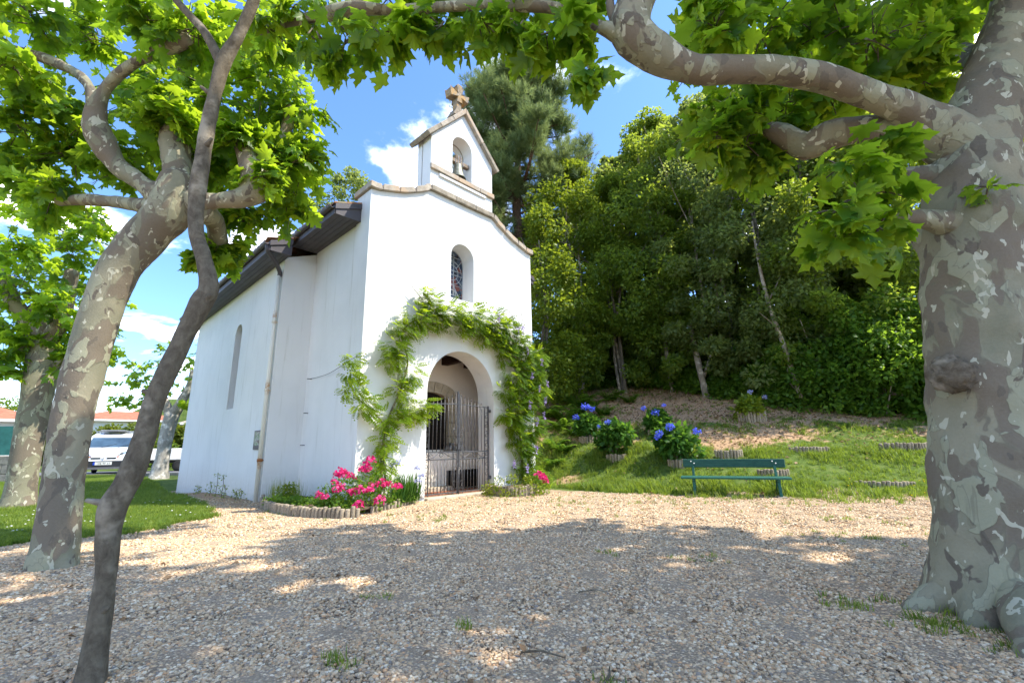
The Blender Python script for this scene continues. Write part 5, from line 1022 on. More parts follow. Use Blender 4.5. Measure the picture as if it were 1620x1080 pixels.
# tall weeds by the nave wall
for a, bb, h_ in [(-1.0, 4.1, .3), (-.95, 4.5, .5), (-1.0, 5.3, .3), (-.9, 3.6, .2), (-1.05, 6.2, .2), (-.95, 3.1, .25), (-.95, 5.0, .55)]:
    x, y = W2(a, bb); z = hz(x, y); wd = thing('wall_weed', 'thin weed growing from the gravel along the foot of the shaded chapel wall', 'weed', (x, y, z), 0, 'weeds along the chapel wall'); b = MB(); b.tube([(x, y, z), (x+.02, y, z+h_*.6), (x, y, z+h_)], .006, 4, False); link('stalk', b.mesh('stalk', M['thinbark']), wd)
    leaf_cloud([(x, y, z+.06, .12), (x, y, z+h_*.5, .09), (x, y, z+h_*.9, .07)], 16, (.03, .06), SMALL, 'leaves', 'leaf_wood3', wd)

# ------------------------------------------------------------------ log planters and hydrangeas on the bank
def planter(x, y, w, label, hgt=.2): 
    # a half ring of logs holding the earth on the downhill side
    d = np.array([.28, .96]); t_ = np.array([.96, -.28]); pts = []
    for k in range(7):
        u = -1+2*k/6; pts.append((x+t_[0]*u*w/2-d[0]*(.16*(1-u*u)), y+t_[1]*u*w/2-d[1]*(.16*(1-u*u))))
    edging('log_planter', label, 'planter', pts, hgt, 'log planters set into the grassy bank', .072, .015, False)
    sx, sy = x+d[0]*.05, y+d[1]*.05
PL_ = [(2.23, 13.94, .46, 'little log planter under the hydrangea nearest the chapel', .2), (2.77, 12.67, .48, 'log planter hidden under the rounded dark green hydrangea', .2), (4.29, 13.55, .62, 'log planter under the hydrangea highest of the blue ones', .26), (4.11, 11.64, .5, 'log planter under the large blue hydrangea left of the bench', .2), (5.37, 11.64, .62, 'empty log planter just above the left half of the bench', .22), (7.18, 13.83, .72, 'tall log planter holding the yellow green hydrangea below the undergrowth', .33), (7.19, 11.35, .85, 'wide empty log planter on the bare bank right of the bench', .16), (5.73, 10.43, .6, 'log planter half hidden behind the bench back', .2), (7.39, 9.48, .98, 'long low log planter with yellow flowers nearest the big plane tree', .13), (9.09, 10.85, .95, 'weedy log planter high up beside the big plane trunk', .2)]
for q in PL_: planter(*q)
FLO = ([(0, 0, 0), (.5, .5, .05), (0, 1, 0), (-.5, .5, .05)], [(0, 1, 2, 3)])
def hydrangea(x, y, w, h_, heads, label, mat='leaf_hyd', fm='flower_blue', per=240):
    z = hz(x, y); root = thing('hydrangea', label, 'hydrangea', (x, y, z+.02), 0, 'hydrangeas on the bank'); bl = [(x, y, z+.18+h_*.45, w*.5)]
    for k in range(7): a = 6.28*k/7; q_ = w*rng.uniform(.2, .40); bl.append((x+math.cos(a)*q_, y+math.sin(a)*q_, z+.13+h_*rng.uniform(.2, .8), w*rng.uniform(.18, .30), rng.normal()*.12))
    bl.append((x, y, z+.15+h_*.85, w*.25)); bush(root, bl, per//2, (.13, .20), mat)
    b = MB(); 
    for k in range(6): b.tube([(x, y, z), (x+rng.normal()*.12, y+rng.normal()*.12, z+h_*.7)], .008, 5, False)
    link('stems', b.mesh('stems', M['thinbark']), root)
    for dx, dz, r in heads:
        n = 60; d = rdir(n); d[:, 2] = d[:, 2]*.9; c = np.array([x+dx*.96-.28*w*.34, y-dx*.28-.96*w*.34, z+.19+dz]); p = c+unit(d)*r*np.array([1, 1, .75])
        link('flower_head', scatter_mesh('flower_head', FLO[0], FLO[1], frames(rdir(n), d+rng.normal(size=(n, 3))*.2, np.full(n, r*.52)), p, rng.random(n), M[fm]), root)
hydrangea(2.23, 14.05, .62, .55, [(.0, .80, .11), (.22, .72, .08), (-.28, .48, .09), (.1, .78, .07)], 'small blue hydrangea nearest the chapel, three heads above its leaves')
hydrangea(2.77, 12.8, .95, .68, [(-.12, .72, .075), (-.36, .6, .05)], 'rounded dark green hydrangea with a single blue head')
hydrangea(4.29, 13.68, .72, .5, [(-.38, .60, .07), (-.05, .46, .10), (.2, .66, .06)], 'blue hydrangea highest of the blue ones on the bare earth')
hydrangea(4.11, 11.78, .95, .62, [(-.40, .50, .09), (-.12, .66, .10), (.50, .54, .085), (-.46, .40, .06)], 'large blue hydrangea left of the green bench with heads along its top')
hydrangea(7.18, 13.95, .72, .42, [(.05, .62, .07), (.42, .45, .06)], 'yellow green hydrangea with pale flowers below the undergrowth', 'leaf_yel', 'flower_pale', 180)

# ------------------------------------------------------------------ bench
bc = thing('park_bench', 'green painted park bench with plank seat and back at the foot of the bank', 'bench', (4.47, 9.62, hz(4.47, 9.62)), math.atan2(-.38, .925))
def bb_(mb, nm, mat, bev=.006): return mb.build(nm, mat, bc, bev)
hs, hb = .37, .70; L2 = .99
b = MB(); b.bx(-L2-.03, L2, -.20, -.02, hs-.045, hs); bb_(b, 'seat_plank', M['greenpaint'], .01)
b = MB(); b.bx(-L2-.03, L2, .0, .17, hs-.045, hs); bb_(b, 'seat_plank', M['greenpaint'], .01)
b = MB(); b.box((0, .235, hb-.08), (1.93, .04, .17), Matrix.Rotation(R(-8), 3, 'X')); bb_(b, 'back_plank', M['greenpaint'], .01)
for x in (-.77, .77):
    b = MB(); b.bar((x, -.20, .0), (x, -.10, hs-.045), .055, .05); bb_(b, 'leg', M['greenpaint'], .008)
    b = MB(); b.bar((x, .26, .0), (x, .10, hs-.045), .055, .05); bb_(b, 'leg', M['greenpaint'], .008)
    b = MB(); b.bar((x, .13, hs-.04), (x, .262, hb-.02), .05, .03); bb_(b, 'back_support', M['greenpaint'], .006)
    b = MB(); b.bx(x-.03, x+.03, -.19, .16, hs-.085, hs-.047); bb_(b, 'seat_bearer', M['greenpaint'], .006)
    b = MB(); b.bx(x-.07, x+.10, -.28, .30, -.05, .015); bb_(b, 'foot_slab', M['copinggrey'], .01)
    for dx, dz in ((-.03, -.04), (.03, -.08)):
        b = MB(); b.lathe([(.0, -.006), (.014, -.006), (.012, .004), (.0, .007)], (x+dx, .205, hb+dz), 10, Matrix.Rotation(R(90), 3, 'X')); bb_(b, 'bolt', M['boltwhite'], 0)

# ------------------------------------------------------------------ far left: road, van, wall, houses, hedge, trailer
def asphalt():
    m, nt, N, L = newmat('asphalt'); tc = N('ShaderNodeTexCoord'); n = noise(N, L, tc.outputs['Object'], 40, 6, .7); r = ramp(N, [(.3, (.10, .10, .105)), (.7, (.19, .19, .20))]); L(n.outputs[0], r.inputs[0]); finish(N, L, r.outputs[0], .9, n.outputs[0], .3, .01); return m
b = MB(); b.add([(-70, 22.6, .01), (-13, 22.0, .01), (-13, 27.4, .01), (-70, 28, .01)], [(0, 1, 2, 3)]); o = link('road', b.mesh('road', asphalt())); tagp(o, kind='structure')
b = MB(); b.bx(-70, -13, 21.75, 21.9, -.2, .11); o = link('kerb', b.mesh('kerb', M['copinggrey'])); tagp(o, kind='structure')
M['white'] = simple('white_car_paint', (.80, .80, .80), .25, .03, 3, 0, 0, .001, .6); M['black'] = simple('dark_plastic', (.03, .03, .035), .5); M['wind'] = simple('windscreen_glass', (.05, .085, .12), .06, .5, 1.2, 0, 0, .001, .9); M['chrome'] = simple('chrome', (.6, .6, .62), .15, .05, 5, 1)
M['rubber'] = simple('tyre_rubber', (.02, .02, .02), .9); M['red'] = simple('indicator_amber', (.55, .13, .03), .3); M['plate'] = simple('plate_white', (.75, .75, .72), .4, .03); M['eublue'] = simple('plate_blue', (.02, .06, .45), .4)
van = thing('delivery_van', 'white delivery van parked nose towards us beyond the lawn', 'van', (-21.0, 24.4, .02), R(33)); van.scale = (1.15, 1.15, 1.15)
# van local: nose towards -y, width along x
prof = [(-2.0, .28), (-2.02, .55), (-1.97, .78), (-1.78, .98), (-1.18, 1.10), (-.62, 1.60), (-.35, 1.70), (.2, 1.78), (1.9, 1.76), (2.0, 1.6), (2.02, .5), (1.98, .28)]
def sect(y, z): 
    w = .83; w -= .10*max(0, (z-1.0)/.8)+.10*max(0, (-y-1.6)/.4); return w
b = MB(); n = len(prof); v = [(-sect(y, z), y, z) for y, z in prof]+[(sect(y, z), y, z) for y, z in prof]; b.add(v, [(i, (i+1) % n, n+(i+1) % n, n+i) for i in range(n)]+[tuple(range(n))[::-1], tuple(range(n, 2*n))]); b.fixn = True; link('body', b.mesh('body', M['white'], .045, 3), van, False)
def quadp(pts, off): 
    b = MB(); b.add([tuple(np.array(p)+np.array(off)) for p in pts], [(0, 1, 2, 3)]); return b
nrm = np.array([0, -.66, .75])*.006
b = quadp([(-.74, -1.14, 1.13), (.74, -1.14, 1.13), (.67, -.66, 1.565), (-.67, -.66, 1.565)], nrm); link('windscreen', b.mesh('windscreen', M['wind']), van, False)
for xx in (-.25, .3): b = MB(); b.bar((xx, -1.17, 1.135), (xx+.45, -.98, 1.29), .015, .012); link('wiper', b.mesh('wiper', M['black']), van, False)
for s in (-1, 1):
    b = MB(); b.add([(s*.828, -.95, 1.08), (s*.83, .1, 1.08), (s*.775, .1, 1.58), (s*.785, -.52, 1.58)], [(0, 1, 2, 3)]); link('side_window', b.mesh('side_window', M['wind']), van, False)
    b = MB(); b.bx(s*.88-.07, s*.88+.07, -.98, -.88, 1.08, 1.26); link('mirror', b.mesh('mirror', M['black'], .02), van, False)
    b = MB(); b.lathe([(.0, -.09), (.2, -.09), (.27, -.07), (.28, 0), (.27, .07), (.2, .09), (.0, .09)], (s*.74, -1.28, .28), 22, Matrix.Rotation(R(90), 3, 'Y')); wl = link('wheel', b.mesh('wheel', M['rubber']), van, False)
    b = MB(); b.lathe([(.0, -.095), (.17, -.095), (.18, .095), (.0, .095)], (s*.74, -1.28, .28), 16, Matrix.Rotation(R(90), 3, 'Y')); link('rim', b.mesh('rim', M['chrome']), wl, False)
    b = MB(); b.lathe([(.0, -.09), (.2, -.09), (.27, -.07), (.28, 0), (.27, .07), (.2, .09), (.0, .09)], (s*.74, 1.3, .28), 22, Matrix.Rotation(R(90), 3, 'Y')); link('wheel', b.mesh('wheel', M['rubber']), van, False)
    b = MB(); b.add([(s*.40, -2.005, .73), (s*.72, -1.90, .74), (s*.735, -1.79, .97), (s*.56, -1.92, .93), (s*.40, -1.985, .77), (s*.40, -1.90, .73), (s*.70, -1.80, .74), (s*.70, -1.70, .95)], [(0, 1, 2, 3, 4), (0, 5, 6, 1), (1, 6, 7, 2)]); hl = link('headlight', b.mesh('headlight', M['chrome']), van, False)
    b = MB(); b.add([(s*.42, -2.008, .725), (s*.71, -1.908, .735), (s*.71, -1.905, .79), (s*.42, -2.004, .76)], [(0, 1, 2, 3)]); link('indicator', b.mesh('indicator', M['red']), hl, False)
    b = MB(); b.bx(min(s*.10, s*.40), max(s*.10, s*.40), -2.012, -1.95, .66, .72); link('grille', b.mesh('grille', M['black']), van, False)
b = MB(); b.bx(-.80, .80, -2.07, -1.72, .28, .58); link('bumper', b.mesh('bumper', M['black'], .04, 2), van, False)
b = MB(); b.bx(-.62, .62, -2.075, -2.06, .24, .33); link('bumper_lip', b.mesh('bumper_lip', simple('grey_plastic', (.12, .12, .13), .5)), van, False)
b = MB(); b.plate([(0, .63), (.055, .70), (0, .77), (-.055, .70)], [[(0, .66), (-.03, .70), (0, .74), (.03, .70)]], -2.035, -2.005); link('emblem', b.mesh('emblem', M['chrome']), van, False)
b = MB(); b.bx(-.30, .30, -2.088, -2.074, .42, .54); pl = link('number_plate', b.mesh('number_plate', M['plate']), van, False)
b = MB(); b.bx(-.30, -.235, -2.092, -2.0885, .42, .54); link('plate_band', b.mesh('plate_band', M['eublue']), pl, False)
tcv = bpy.data.curves.new('plate_text', 'FONT'); tcv.body = '108 99 64'; tcv.size = .105; tcv.extrude = .001; tcv.align_x = 'CENTER'; tcv.materials.append(M['black']); tmp = bpy.data.objects.new('plate_text_curve', tcv); to = bpy.data.objects.new('plate_text', bpy.data.meshes.new_from_object(tmp)); bpy.data.objects.remove(tmp); col.objects.link(to); to.parent = pl; to.location = (.03, -2.0895, .443); to.rotation_euler = (R(90), 0, 0)
for y in (-.2, .5, 1.3): b = MB(); b.bx(-.70, .70, y-.03, y+.03, 1.84, 1.87); b.bx(-.66, -.62, y-.02, y+.02, 1.74, 1.84); b.bx(.62, .66, y-.02, y+.02, 1.74, 1.84); link('roof_bar', b.mesh('roof_bar', M['steel']), van, False)
b = MB(); b.bx(-.5, .35, -.45, 1.6, 1.875, 1.91); link('roof_load', b.mesh('roof_load', M['steel'], .01), van, False)

def far_house(name, label, x, y, rz, w, d, h, rise, roofm, wallm, wins):
    t = thing(name, label, 'house', (x, y, 0), rz); b = MB(); b.bx(-w/2, w/2, -d/2, d/2, -.5, h); b.build('wall', wallm, t)
    b = MB(); e = .45; b.add([(-w/2-e, -d/2-e, h), (w/2+e, -d/2-e, h), (w/2+e, d/2+e, h), (-w/2-e, d/2+e, h), (-w/2+d*.35, 0, h+rise), (w/2-d*.35, 0, h+rise)], [(0, 1, 5, 4), (1, 2, 5), (2, 3, 4, 5), (3, 0, 4), (3, 2, 1, 0)]); b.fixn = True; rf = b.build('roof', roofm, t)
    b = MB(); b.bx(-w/2-e-.05, w/2+e+.05, -d/2-e-.06, -d/2-e-.005, h-.12, h+.03); b.build('gutter', M['white'], rf)
    b = MB(); b.bx(w*.12, w*.12+.6, -.3, .3, h+rise*.6, h+rise+.5); b.build('chimney', wallm, rf)
    for wx, wz, ww, wh in wins:
        b = MB(); b.bx(wx-ww/2-.08, wx+ww/2+.08, -d/2-.05, -d/2-.004, wz-.08, wz+wh+.08); wo = b.build('window', M['white'], t); b = MB(); b.bx(wx-ww/2, wx+ww/2, -d/2-.07, -d/2-.052, wz, wz+wh); b.build('pane', M['wind'], wo)
M['redroof'] = mat_stone('red_roof', (.32, .10, .06), (.50, .19, .11), None, 3)
M['wallwhite'] = simple('house_white', (.75, .74, .71), .9, .05, 2)
far_house('house', 'white house with a low red tiled roof rising behind the hedge', -40.5, 48, R(40), 9, 8, 4.15, 1.1, M['redroof'], M['wallwhite'], [(-4, 1.2, 1.2, 1.5), (0, 1.2, 1.2, 1.5), (4, 1.2, 1.2, 1.5)])
far_house('house', 'house with an orange roof at the very left edge behind the green screen', -36, 27, R(55), 10, 8, 3.1, 1.5, M['redroof'], M['wallwhite'], [(-2, 1, 1.1, 1.3), (2, 1, 1.1, 1.3)])
far_house('house', 'white gable building seen between the far plane tree and the chapel', -25.2, 39, R(35), 4.5, 5, 3.2, .9, M['copinggrey'], M['wallwhite'], [(-1, 1, .9, 1.3), (1, 1, .9, 1.3)])
hd = thing('hedge', 'yellow green clipped hedge in front of the red roofed house', 'hedge', (-29, 33.2, 0)); leaf_cloud([(-34+.5*i+rng.normal()*.2, 32.0+.12*i+rng.normal()*.3, rng.uniform(.5, 2.7), rng.uniform(.55, .85), rng.normal()*.12) for i in range(21) for _ in range(5)], 190, (.18, .3), SMALL, 'foliage', 'leaf_hedge', hd)
hd = thing('hedge', 'dark clipped hedge behind the road right of the van', 'hedge', (-19.5, 31, 0)); leaf_cloud([(-24+1.0*i*.9+rng.normal()*.2, 29.6+.5*i*.9+rng.normal()*.3, rng.uniform(.4, 1.5), rng.uniform(.5, .8), 0) for i in range(9) for _ in range(4)], 160, (.14, .24), SMALL, 'foliage', 'leaf_wood', hd)
wl = thing('garden_wall', 'low grey stone wall topped by a green screen at the far left', 'wall', (-24, 17.5, 0))
k = 0
for r_ in range(3):
    for i in range(14):
        x0 = -30+i*.82+(r_ % 2)*.4; b = MB(); b.bx(x0+.01, x0+.80, 17.3, 17.6, r_*.34+.01, r_*.34+.335); link('stone', b.mesh('stone', M['copinggrey'], .02), wl)
b = MB(); b.bx(-30, -18.4, 17.33, 17.57, -.3, 1.0); link('wall_core', b.mesh('wall_core', M['copinggrey']), wl)
b = MB(); b.bx(-30, -18.4, 17.42, 17.45, 1.03, 2.1)
link('green_screen', b.mesh('green_screen', simple('green_screen_mesh', (.04, .16, .13), .8, .2, 6)), wl)
for i in range(7): b = MB(); b.bx(-30+i*1.9, -29.95+i*1.9, 17.38, 17.41, .9, 2.15); link('post', b.mesh('post', M['steel']), wl)
tr = thing('utility_trailer', 'white flatbed trailer carrying barrels beside the chapel rear corner', 'trailer', (-19.3, 27.0, 0), R(20))
b = MB(); b.bx(-1.6, 1.6, -.8, .8, .62, 1.25); b.build('tray', M['wallwhite'], tr, .03); b = MB(); b.bx(-1.5, 1.5, -.1, .1, .45, .6); b.bx(1.5, 2.6, -.05, .05, .45, .55); b.build('chassis', M['black'], tr)
for s in (-1, 1): b = MB(); b.lathe([(.0, -.1), (.2, -.1), (.3, -.08), (.31, 0), (.3, .08), (.2, .1), (.0, .1)], (.2, s*.75, .31), 18, Matrix.Rotation(R(90), 3, 'X')); b.build('wheel', M['rubber'], tr)
for nm, lb, dx, cc in [('barrel', 'blue plastic barrel hanging at the end of the white trailer', 1.2, (.02, .09, .5)), ('barrel', 'dark green plastic barrel standing on the white trailer', .5, (.01, .12, .06))]:
    c, s = math.cos(R(20)), math.sin(R(20)); br = thing(nm, lb, 'barrel', (-19.3+dx*c, 27.0+dx*s, 1.24 if dx < 1 else 1.245)); b = MB(); b.lathe([(.0, 0), (.24, 0), (.28, .08), (.29, .3), (.28, .34), (.29, .38), (.28, .7), (.22, .8), (.0, .8)], (0, 0, 0), 18); b.build('drum', simple('barrel_'+str(dx), cc, .4), br); b = MB(); b.lathe([(.0, .8), (.08, .8), (.08, .84), (.0, .84)], (.08, 0, 0), 10); b.build('cap', M['black'], br)
# distant trees closing the left horizon
for i, (x, y, top, cr) in enumerate([(-52, 48, 6.5, 3.2), (-33, 56, 6.0, 3.0), (-60, 30, 6, 3.2), (-24, 50, 6.5, 3)]): 
    root = thing('broadleaf_tree', ['far round green tree behind the red roofed house on its left', 'far round green tree behind the red roofed house on its right', 'far round green tree beyond the orange roof', 'far round green tree behind the white gable building'][i], 'tree', (x, y, 0)); b = MB(); b.tube([(x, y, -.2), (x, y, top*.6)], [.3, .15], 8); link('trunk', b.mesh('trunk', M['woodbark']), root); leaf_cloud([(x+rng.normal()*cr*.5, y+rng.normal()*cr*.5, top*(.35+.6*rng.random()), 1.0, rng.normal()*.1) for _ in range(34)], 90, (.2, .35), SMALL, 'crown', 'leaf_wood2', root)

# ------------------------------------------------------------------ scattered ground cover by instancing
def scatter(name, protos, pos, rot, scl, kind='stuff', idx=None):
    me = bpy.data.meshes.new(name); n = len(pos); me.vertices.add(n); me.vertices.foreach_set('co', np.asarray(pos, np.float32).ravel())
    for nm, v in (('rot', rot), ('scl', scl)): a = me.attributes.new(nm, 'FLOAT_VECTOR', 'POINT'); a.data.foreach_set('vector', np.asarray(v, np.float32).ravel())
    a = me.attributes.new('idx', 'INT', 'POINT'); a.data.foreach_set('value', (rng.integers(0, len(protos), n) if idx is None else idx).astype(np.int32))
    o = bpy.data.objects.new(name, me); col.objects.link(o); o['kind'] = kind
    pc = bpy.data.collections.new(name+'_kinds')
    for i, pm in enumerate(protos): pc.objects.link(bpy.data.objects.new('%s_kind_%02d' % (name, i), pm))
    g = bpy.data.node_groups.new(name+'_nodes', 'GeometryNodeTree'); g.interface.new_socket('Geometry', in_out='INPUT', socket_type='NodeSocketGeometry'); g.interface.new_socket('Geometry', in_out='OUTPUT', socket_type='NodeSocketGeometry')
    N = g.nodes.new; L = g.links.new; gi = N('NodeGroupInput'); go = N('NodeGroupOutput'); ip = N('GeometryNodeInstanceOnPoints'); ci = N('GeometryNodeCollectionInfo'); ci.inputs[0].default_value = pc; ci.inputs[1].default_value = True; ci.inputs[2].default_value = True
    ip.inputs['Pick Instance'].default_value = True
    def na(t, nm): x = N('GeometryNodeInputNamedAttribute'); x.data_type = t; x.inputs[0].default_value = nm; return x.outputs[0]
    e2r = N('FunctionNodeEulerToRotation'); L(na('FLOAT_VECTOR', 'rot'), e2r.inputs[0]); L(e2r.outputs[0], ip.inputs['Rotation']); L(na('FLOAT_VECTOR', 'scl'), ip.inputs['Scale']); L(na('INT', 'idx'), ip.inputs['Instance Index'])
    L(gi.outputs[0], ip.inputs['Points']); L(ci.outputs[0], ip.inputs['Instance']); L(ip.outputs[0], go.inputs[0])
    md = o.modifiers.new('scatter', 'NODES'); md.node_group = g; return o
# pebbles
PB = []
for k in range(8):
    bm = bmesh.new(); bmesh.ops.create_icosphere(bm, subdivisions=1 if k > 3 else 2, radius=1.0)
    sx, sy, sz = 1.0, random.uniform(.65, .95), random.uniform(.38, .6); of = Vector((k*3.1, k*1.7, 0))
    for v in bm.verts: d = v.co.normalized(); q = 1+.22*mnoise.noise(d*1.3+of)+.08*mnoise.noise(d*3.5+of); v.co = Vector((d.x*sx*q, d.y*sy*q, d.z*sz*q))
    for f_ in bm.faces: f_.smooth = True
    me = bpy.data.meshes.new('pebble'); bm.to_mesh(me); bm.free(); me.materials.append(M['pebble']); PB.append(me)
def wedge(n, y0, y1, pw):
    y = y0+(y1-y0)*rng.random(n)**pw; x = (rng.random(n)*2-1)*(y*1.25+.9); return x, y
XS, YS, SC = [], [], []
for n, y0, y1, s0, s1 in [(120000, 1.2, 3.2, .006, .0155), (190000, 3.0, 6.0, .007, .017), (140000, 5.8, 11.0, .010, .020)]:
    x, y = wedge(n, y0, y1, .62 if y0 < 3 else .8); XS.append(x); YS.append(y); SC.append(s0+(s1-s0)*rng.random(n)**2.2)
x = np.concatenate(XS); y = np.concatenate(YS); sc = np.concatenate(SC); g, so = masks(x, y); a_, b_ = toloc(x, y)
ok = (rng.random(len(x)) > g*1.15) & (rng.random(len(x)) > so*.7) & ~((a_ > -.0) & (b_ > -.05)) & ~((a_ > -.75) & (b_ > 2.6)) & (np.hypot(x-3.1, y-3.1) > .3)
patch = .5+.5*np.sin(1.3*x+.7*y)*np.sin(.9*y-1.1*x+1); ok &= (rng.random(len(x)) > .0+.10*sstep((patch-.62)/.25))
x, y, sc = x[ok], y[ok], sc[ok]; n = len(x)
scatter('gravel', PB, np.stack([x, y, height(x, y)+sc*.22], 1), np.stack([rng.normal(0, .25, n), rng.normal(0, .25, n), rng.uniform(0, 6.28, n)], 1), sc[:, None]*rng.uniform(.8, 1.2, (n, 3)))
print('pebbles', n)
# grass
def tuft(nb, h0, h1, spread, w):
    v, f_ = [], []
    for _ in range(nb):
        a = random.uniform(0, 6.28); r_ = random.random()*spread; hh = random.uniform(h0, h1); ln = random.uniform(.2, .9)*hh; bx, by = math.cos(a)*r_, math.sin(a)*r_; b2 = random.uniform(0, 6.28); dx, dy = math.cos(b2), math.sin(b2); i0 = len(v)
        v += [(bx-dy*w, by+dx*w, 0), (bx+dy*w, by-dx*w, 0), (bx-dy*w*.7+dx*ln*.35, by+dx*w*.7+dy*ln*.35, hh*.6), (bx+dy*w*.7+dx*ln*.35, by-dx*w*.7+dy*ln*.35, hh*.6), (bx+dx*ln, by+dy*ln, hh)]; f_ += [(i0, i0+1, i0+3, i0+2), (i0+2, i0+3, i0+4)]
    me = bpy.data.meshes.new('grass_tuft'); me.from_pydata(v, [], f_); me.materials.append(M['grass']); return me
TL = [tuft(16, .03, .075, .06, .0035) for _ in range(5)]; THL = [tuft(14, .035, .095, .07, .004) for _ in range(5)]
def put(n, x, y, prob): k = rng.random(n) < prob; return x[k], y[k]
n = 110000; x = rng.uniform(-20, -4.4, n); y = rng.uniform(3.5, 21.5, n); g, so = masks(x, y); d = np.hypot(x, y); a_, b_ = toloc(x, y); k = (rng.random(n) < g*(1-.8*so)*np.clip(8/d, .25, 1)*1.2) & (a_ < -.85) & in_view(np.stack([x, y, height(x, y)], 1), .08)
x, y = x[k], y[k]; n = len(x); s = rng.uniform(.7, 1.25, n)*np.clip(np.hypot(x, y)/9, 1, 1.7)
scatter('lawn_grass', TL, np.stack([x, y, height(x, y)], 1), np.stack([rng.normal(0, .1, n), rng.normal(0, .1, n), rng.uniform(0, 6.28, n)], 1), np.repeat(s[:, None], 3, 1)); print('lawn', n)
n = 130000; x = rng.uniform(-.5, 12.5, n); y = rng.uniform(8, 21, n); g, so = masks(x, y); a_, b_ = toloc(x, y); cl_ = .55+.45*np.sin(2.3*x+1.1*y)*np.sin(1.9*y-1.3*x)+.35*np.sin(6*x)*np.sin(5*y); hp = np.clip(cl_, .12, 1); t_ = hill_t(x, y)
k = (rng.random(n) < g*(1-so*.93)*hp*np.clip(1.25-t_*.1, .35, 1)*.52) & (a_ > 5.05) & in_view(np.stack([x, y, height(x, y)], 1), .08)
x, y = x[k], y[k]; n = len(x); s = rng.uniform(.5, 1.25, n)*(1+.7*np.clip(np.sin(2.9*x+.8*y)*np.sin(2.1*y-1.7*x), 0, 1))*np.where(toloc(x, y)[0] < 7.2, 1.35, 1.0)
scatter('bank_grass', THL, np.stack([x, y, height(x, y)-.005], 1), np.stack([rng.normal(0, .15, n), rng.normal(0, .15, n), rng.uniform(0, 6.28, n)], 1), np.repeat(s[:, None], 3, 1)); print('bank', n)
# weeds in the gravel, clover flowers, yellow flowers, fallen leaves
wx, wy = [], []
for cx, cy, m_, sp in [(-.95, 3.6, 5, .08), (-.3, 3.0, 3, .05), (.9, 4.9, 4, .15), (1.8, 4.5, 8, .2), (2.45, 2.95, 26, .18), (2.2, 3.3, 14, .12), (2.5, 2.55, 8, .1), (-.9, 2.6, 6, .05), (3.6, 5.5, 14, .4), (4.5, 6.4, 16, .6), (-1.8, 7.4, 26, .5), (-3.9, 7.9, 18, .5), (2.4, 8.7, 30, 1.2), (5.0, 8.4, 40, 1.2), (3.1, 9.2, 60, .9), (.4, 9.4, 40, .8), (-.3, 2.2, 4, .04), (.45, 2.3, 4, .05)]:
    wx += list(rng.normal(cx, sp, m_)); wy += list(rng.normal(cy, sp*.6, m_))
x, y = np.array(wx), np.array(wy); n = len(x); scatter('gravel_weeds', TL, np.stack([x, y, height(x, y)], 1), np.stack([rng.normal(0, .2, n), rng.normal(0, .2, n), rng.uniform(0, 6.28, n)], 1), np.repeat(rng.uniform(.5, 1.0, n)[:, None], 3, 1))
def flat_flower(mat, r):
    b = MB(); b.lathe([(.0, -r*.3), (r, 0), (r*.6, r*.5), (.0, r*.6)], (0, 0, 0), 6); return b.mesh('flower', mat)
n = 2600; x = rng.uniform(-16, -5, n); y = rng.uniform(4.5, 20, n); g, so = masks(x, y); k = (rng.random(n) < g*(.2+.8*(np.sin(x*2.1)*np.sin(y*1.7) > .1))) & (toloc(x, y)[0] < -1); x, y = x[k], y[k]; n = len(x)
scatter('clover_flowers', [flat_flower(M['flower_white'], .014)], np.stack([x, y, height(x, y)+rng.uniform(.04, .085, n)], 1), np.zeros((n, 3)), np.repeat(rng.uniform(.7, 1.3, n)[:, None], 3, 1))
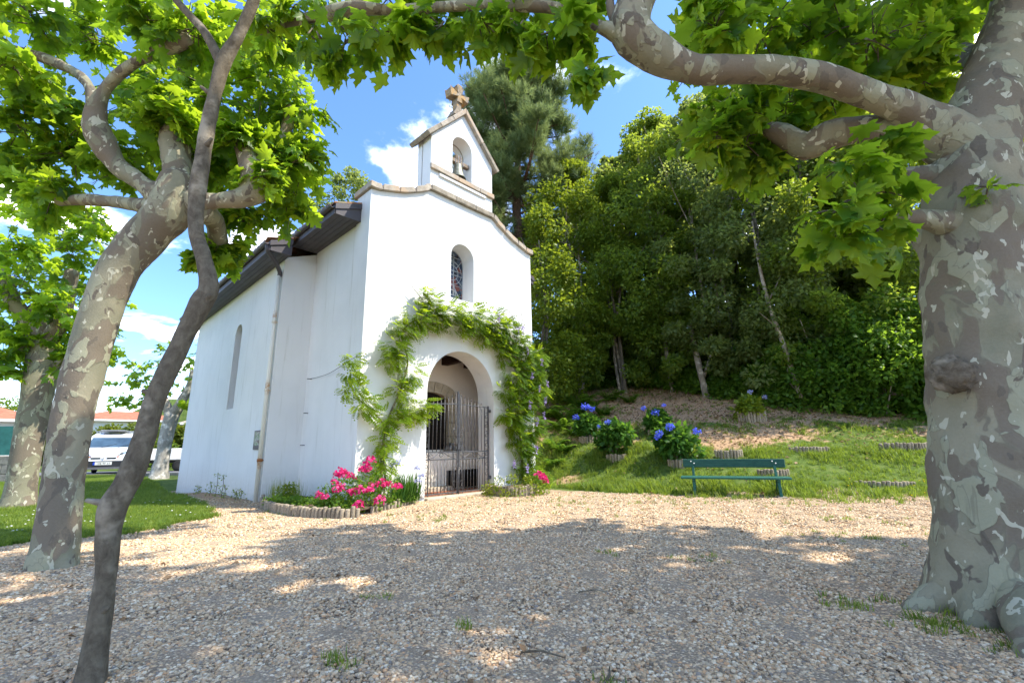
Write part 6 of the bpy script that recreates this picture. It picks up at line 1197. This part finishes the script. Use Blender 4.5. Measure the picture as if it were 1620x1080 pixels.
n = 26; x = rng.uniform(6.6, 8.6, n); y = 9.5-(x-6)*.3+rng.normal(0, .35, n); scatter('yellow_flowers', [flat_flower(M['flower_yellow'], .016)], np.stack([x, y, height(x, y)+rng.uniform(.06, .13, n)], 1), np.zeros((n, 3)), np.ones((n, 3)))
dl = bpy.data.meshes.new('dry_leaf'); dl.from_pydata([(0, 0, 0), (.022, .03, .008), (0, .07, 0), (-.022, .03, .012)], [], [(0, 1, 2), (0, 2, 3)]); dl.materials.append(M['leaf_dry'])
n = 22000; x = rng.uniform(0, 12, n); y = rng.uniform(9, 20, n); g, so = masks(x, y); t_ = hill_t(x, y); k = (rng.random(n) < np.clip(so*.9+.04+.25*sstep((t_-2.8)/2), 0, 1)*.7) & (toloc(x, y)[0] > 5.1) & (t_ > -.2); x, y = x[k], y[k]; n = len(x)
scatter('leaf_litter', [dl], np.stack([x, y, height(x, y)+.012], 1), np.stack([rng.normal(0, .4, n), rng.normal(0, .4, n), rng.uniform(0, 6.28, n)], 1), np.repeat(rng.uniform(.7, 1.6, n)[:, None], 3, 1))
n = 420; x, y = wedge(n, 1.6, 9.5, .8); g, so = masks(x, y); k = (g < .4) & ~((toloc(x, y)[0] > -.8) & (toloc(x, y)[1] > -.1)); x, y = x[k], y[k]; n = len(x)
scatter('fallen_leaves', [dl], np.stack([x, y, height(x, y)+.022], 1), np.stack([rng.normal(0, .4, n), rng.normal(0, .4, n), rng.uniform(0, 6.28, n)], 1), np.repeat(rng.uniform(.35, .9, n)[:, None], 3, 1))
for pts, lb in [([(.02, 2.62, .025), (.12, 2.61, .035), (.24, 2.55, .025)], 'short dark twig lying on the gravel in the middle foreground'), ([(.36, 2.26, .02), (.42, 2.36, .03), (.44, 2.46, .02)], 'small forked twig lying on the gravel at the bottom edge'), ([(.45, 3.6, .02), (.58, 3.62, .03), (.66, 3.6, .02)], 'grey twig lying on the gravel beyond the other twigs')]:
    b = MB(); b.tube(pts, [.006, .006, .003], 6); p = pts[0]; t = thing('twig', lb, 'twig', (p[0], p[1], .02)); link('stick', b.mesh('stick', M['thinbark']), t)
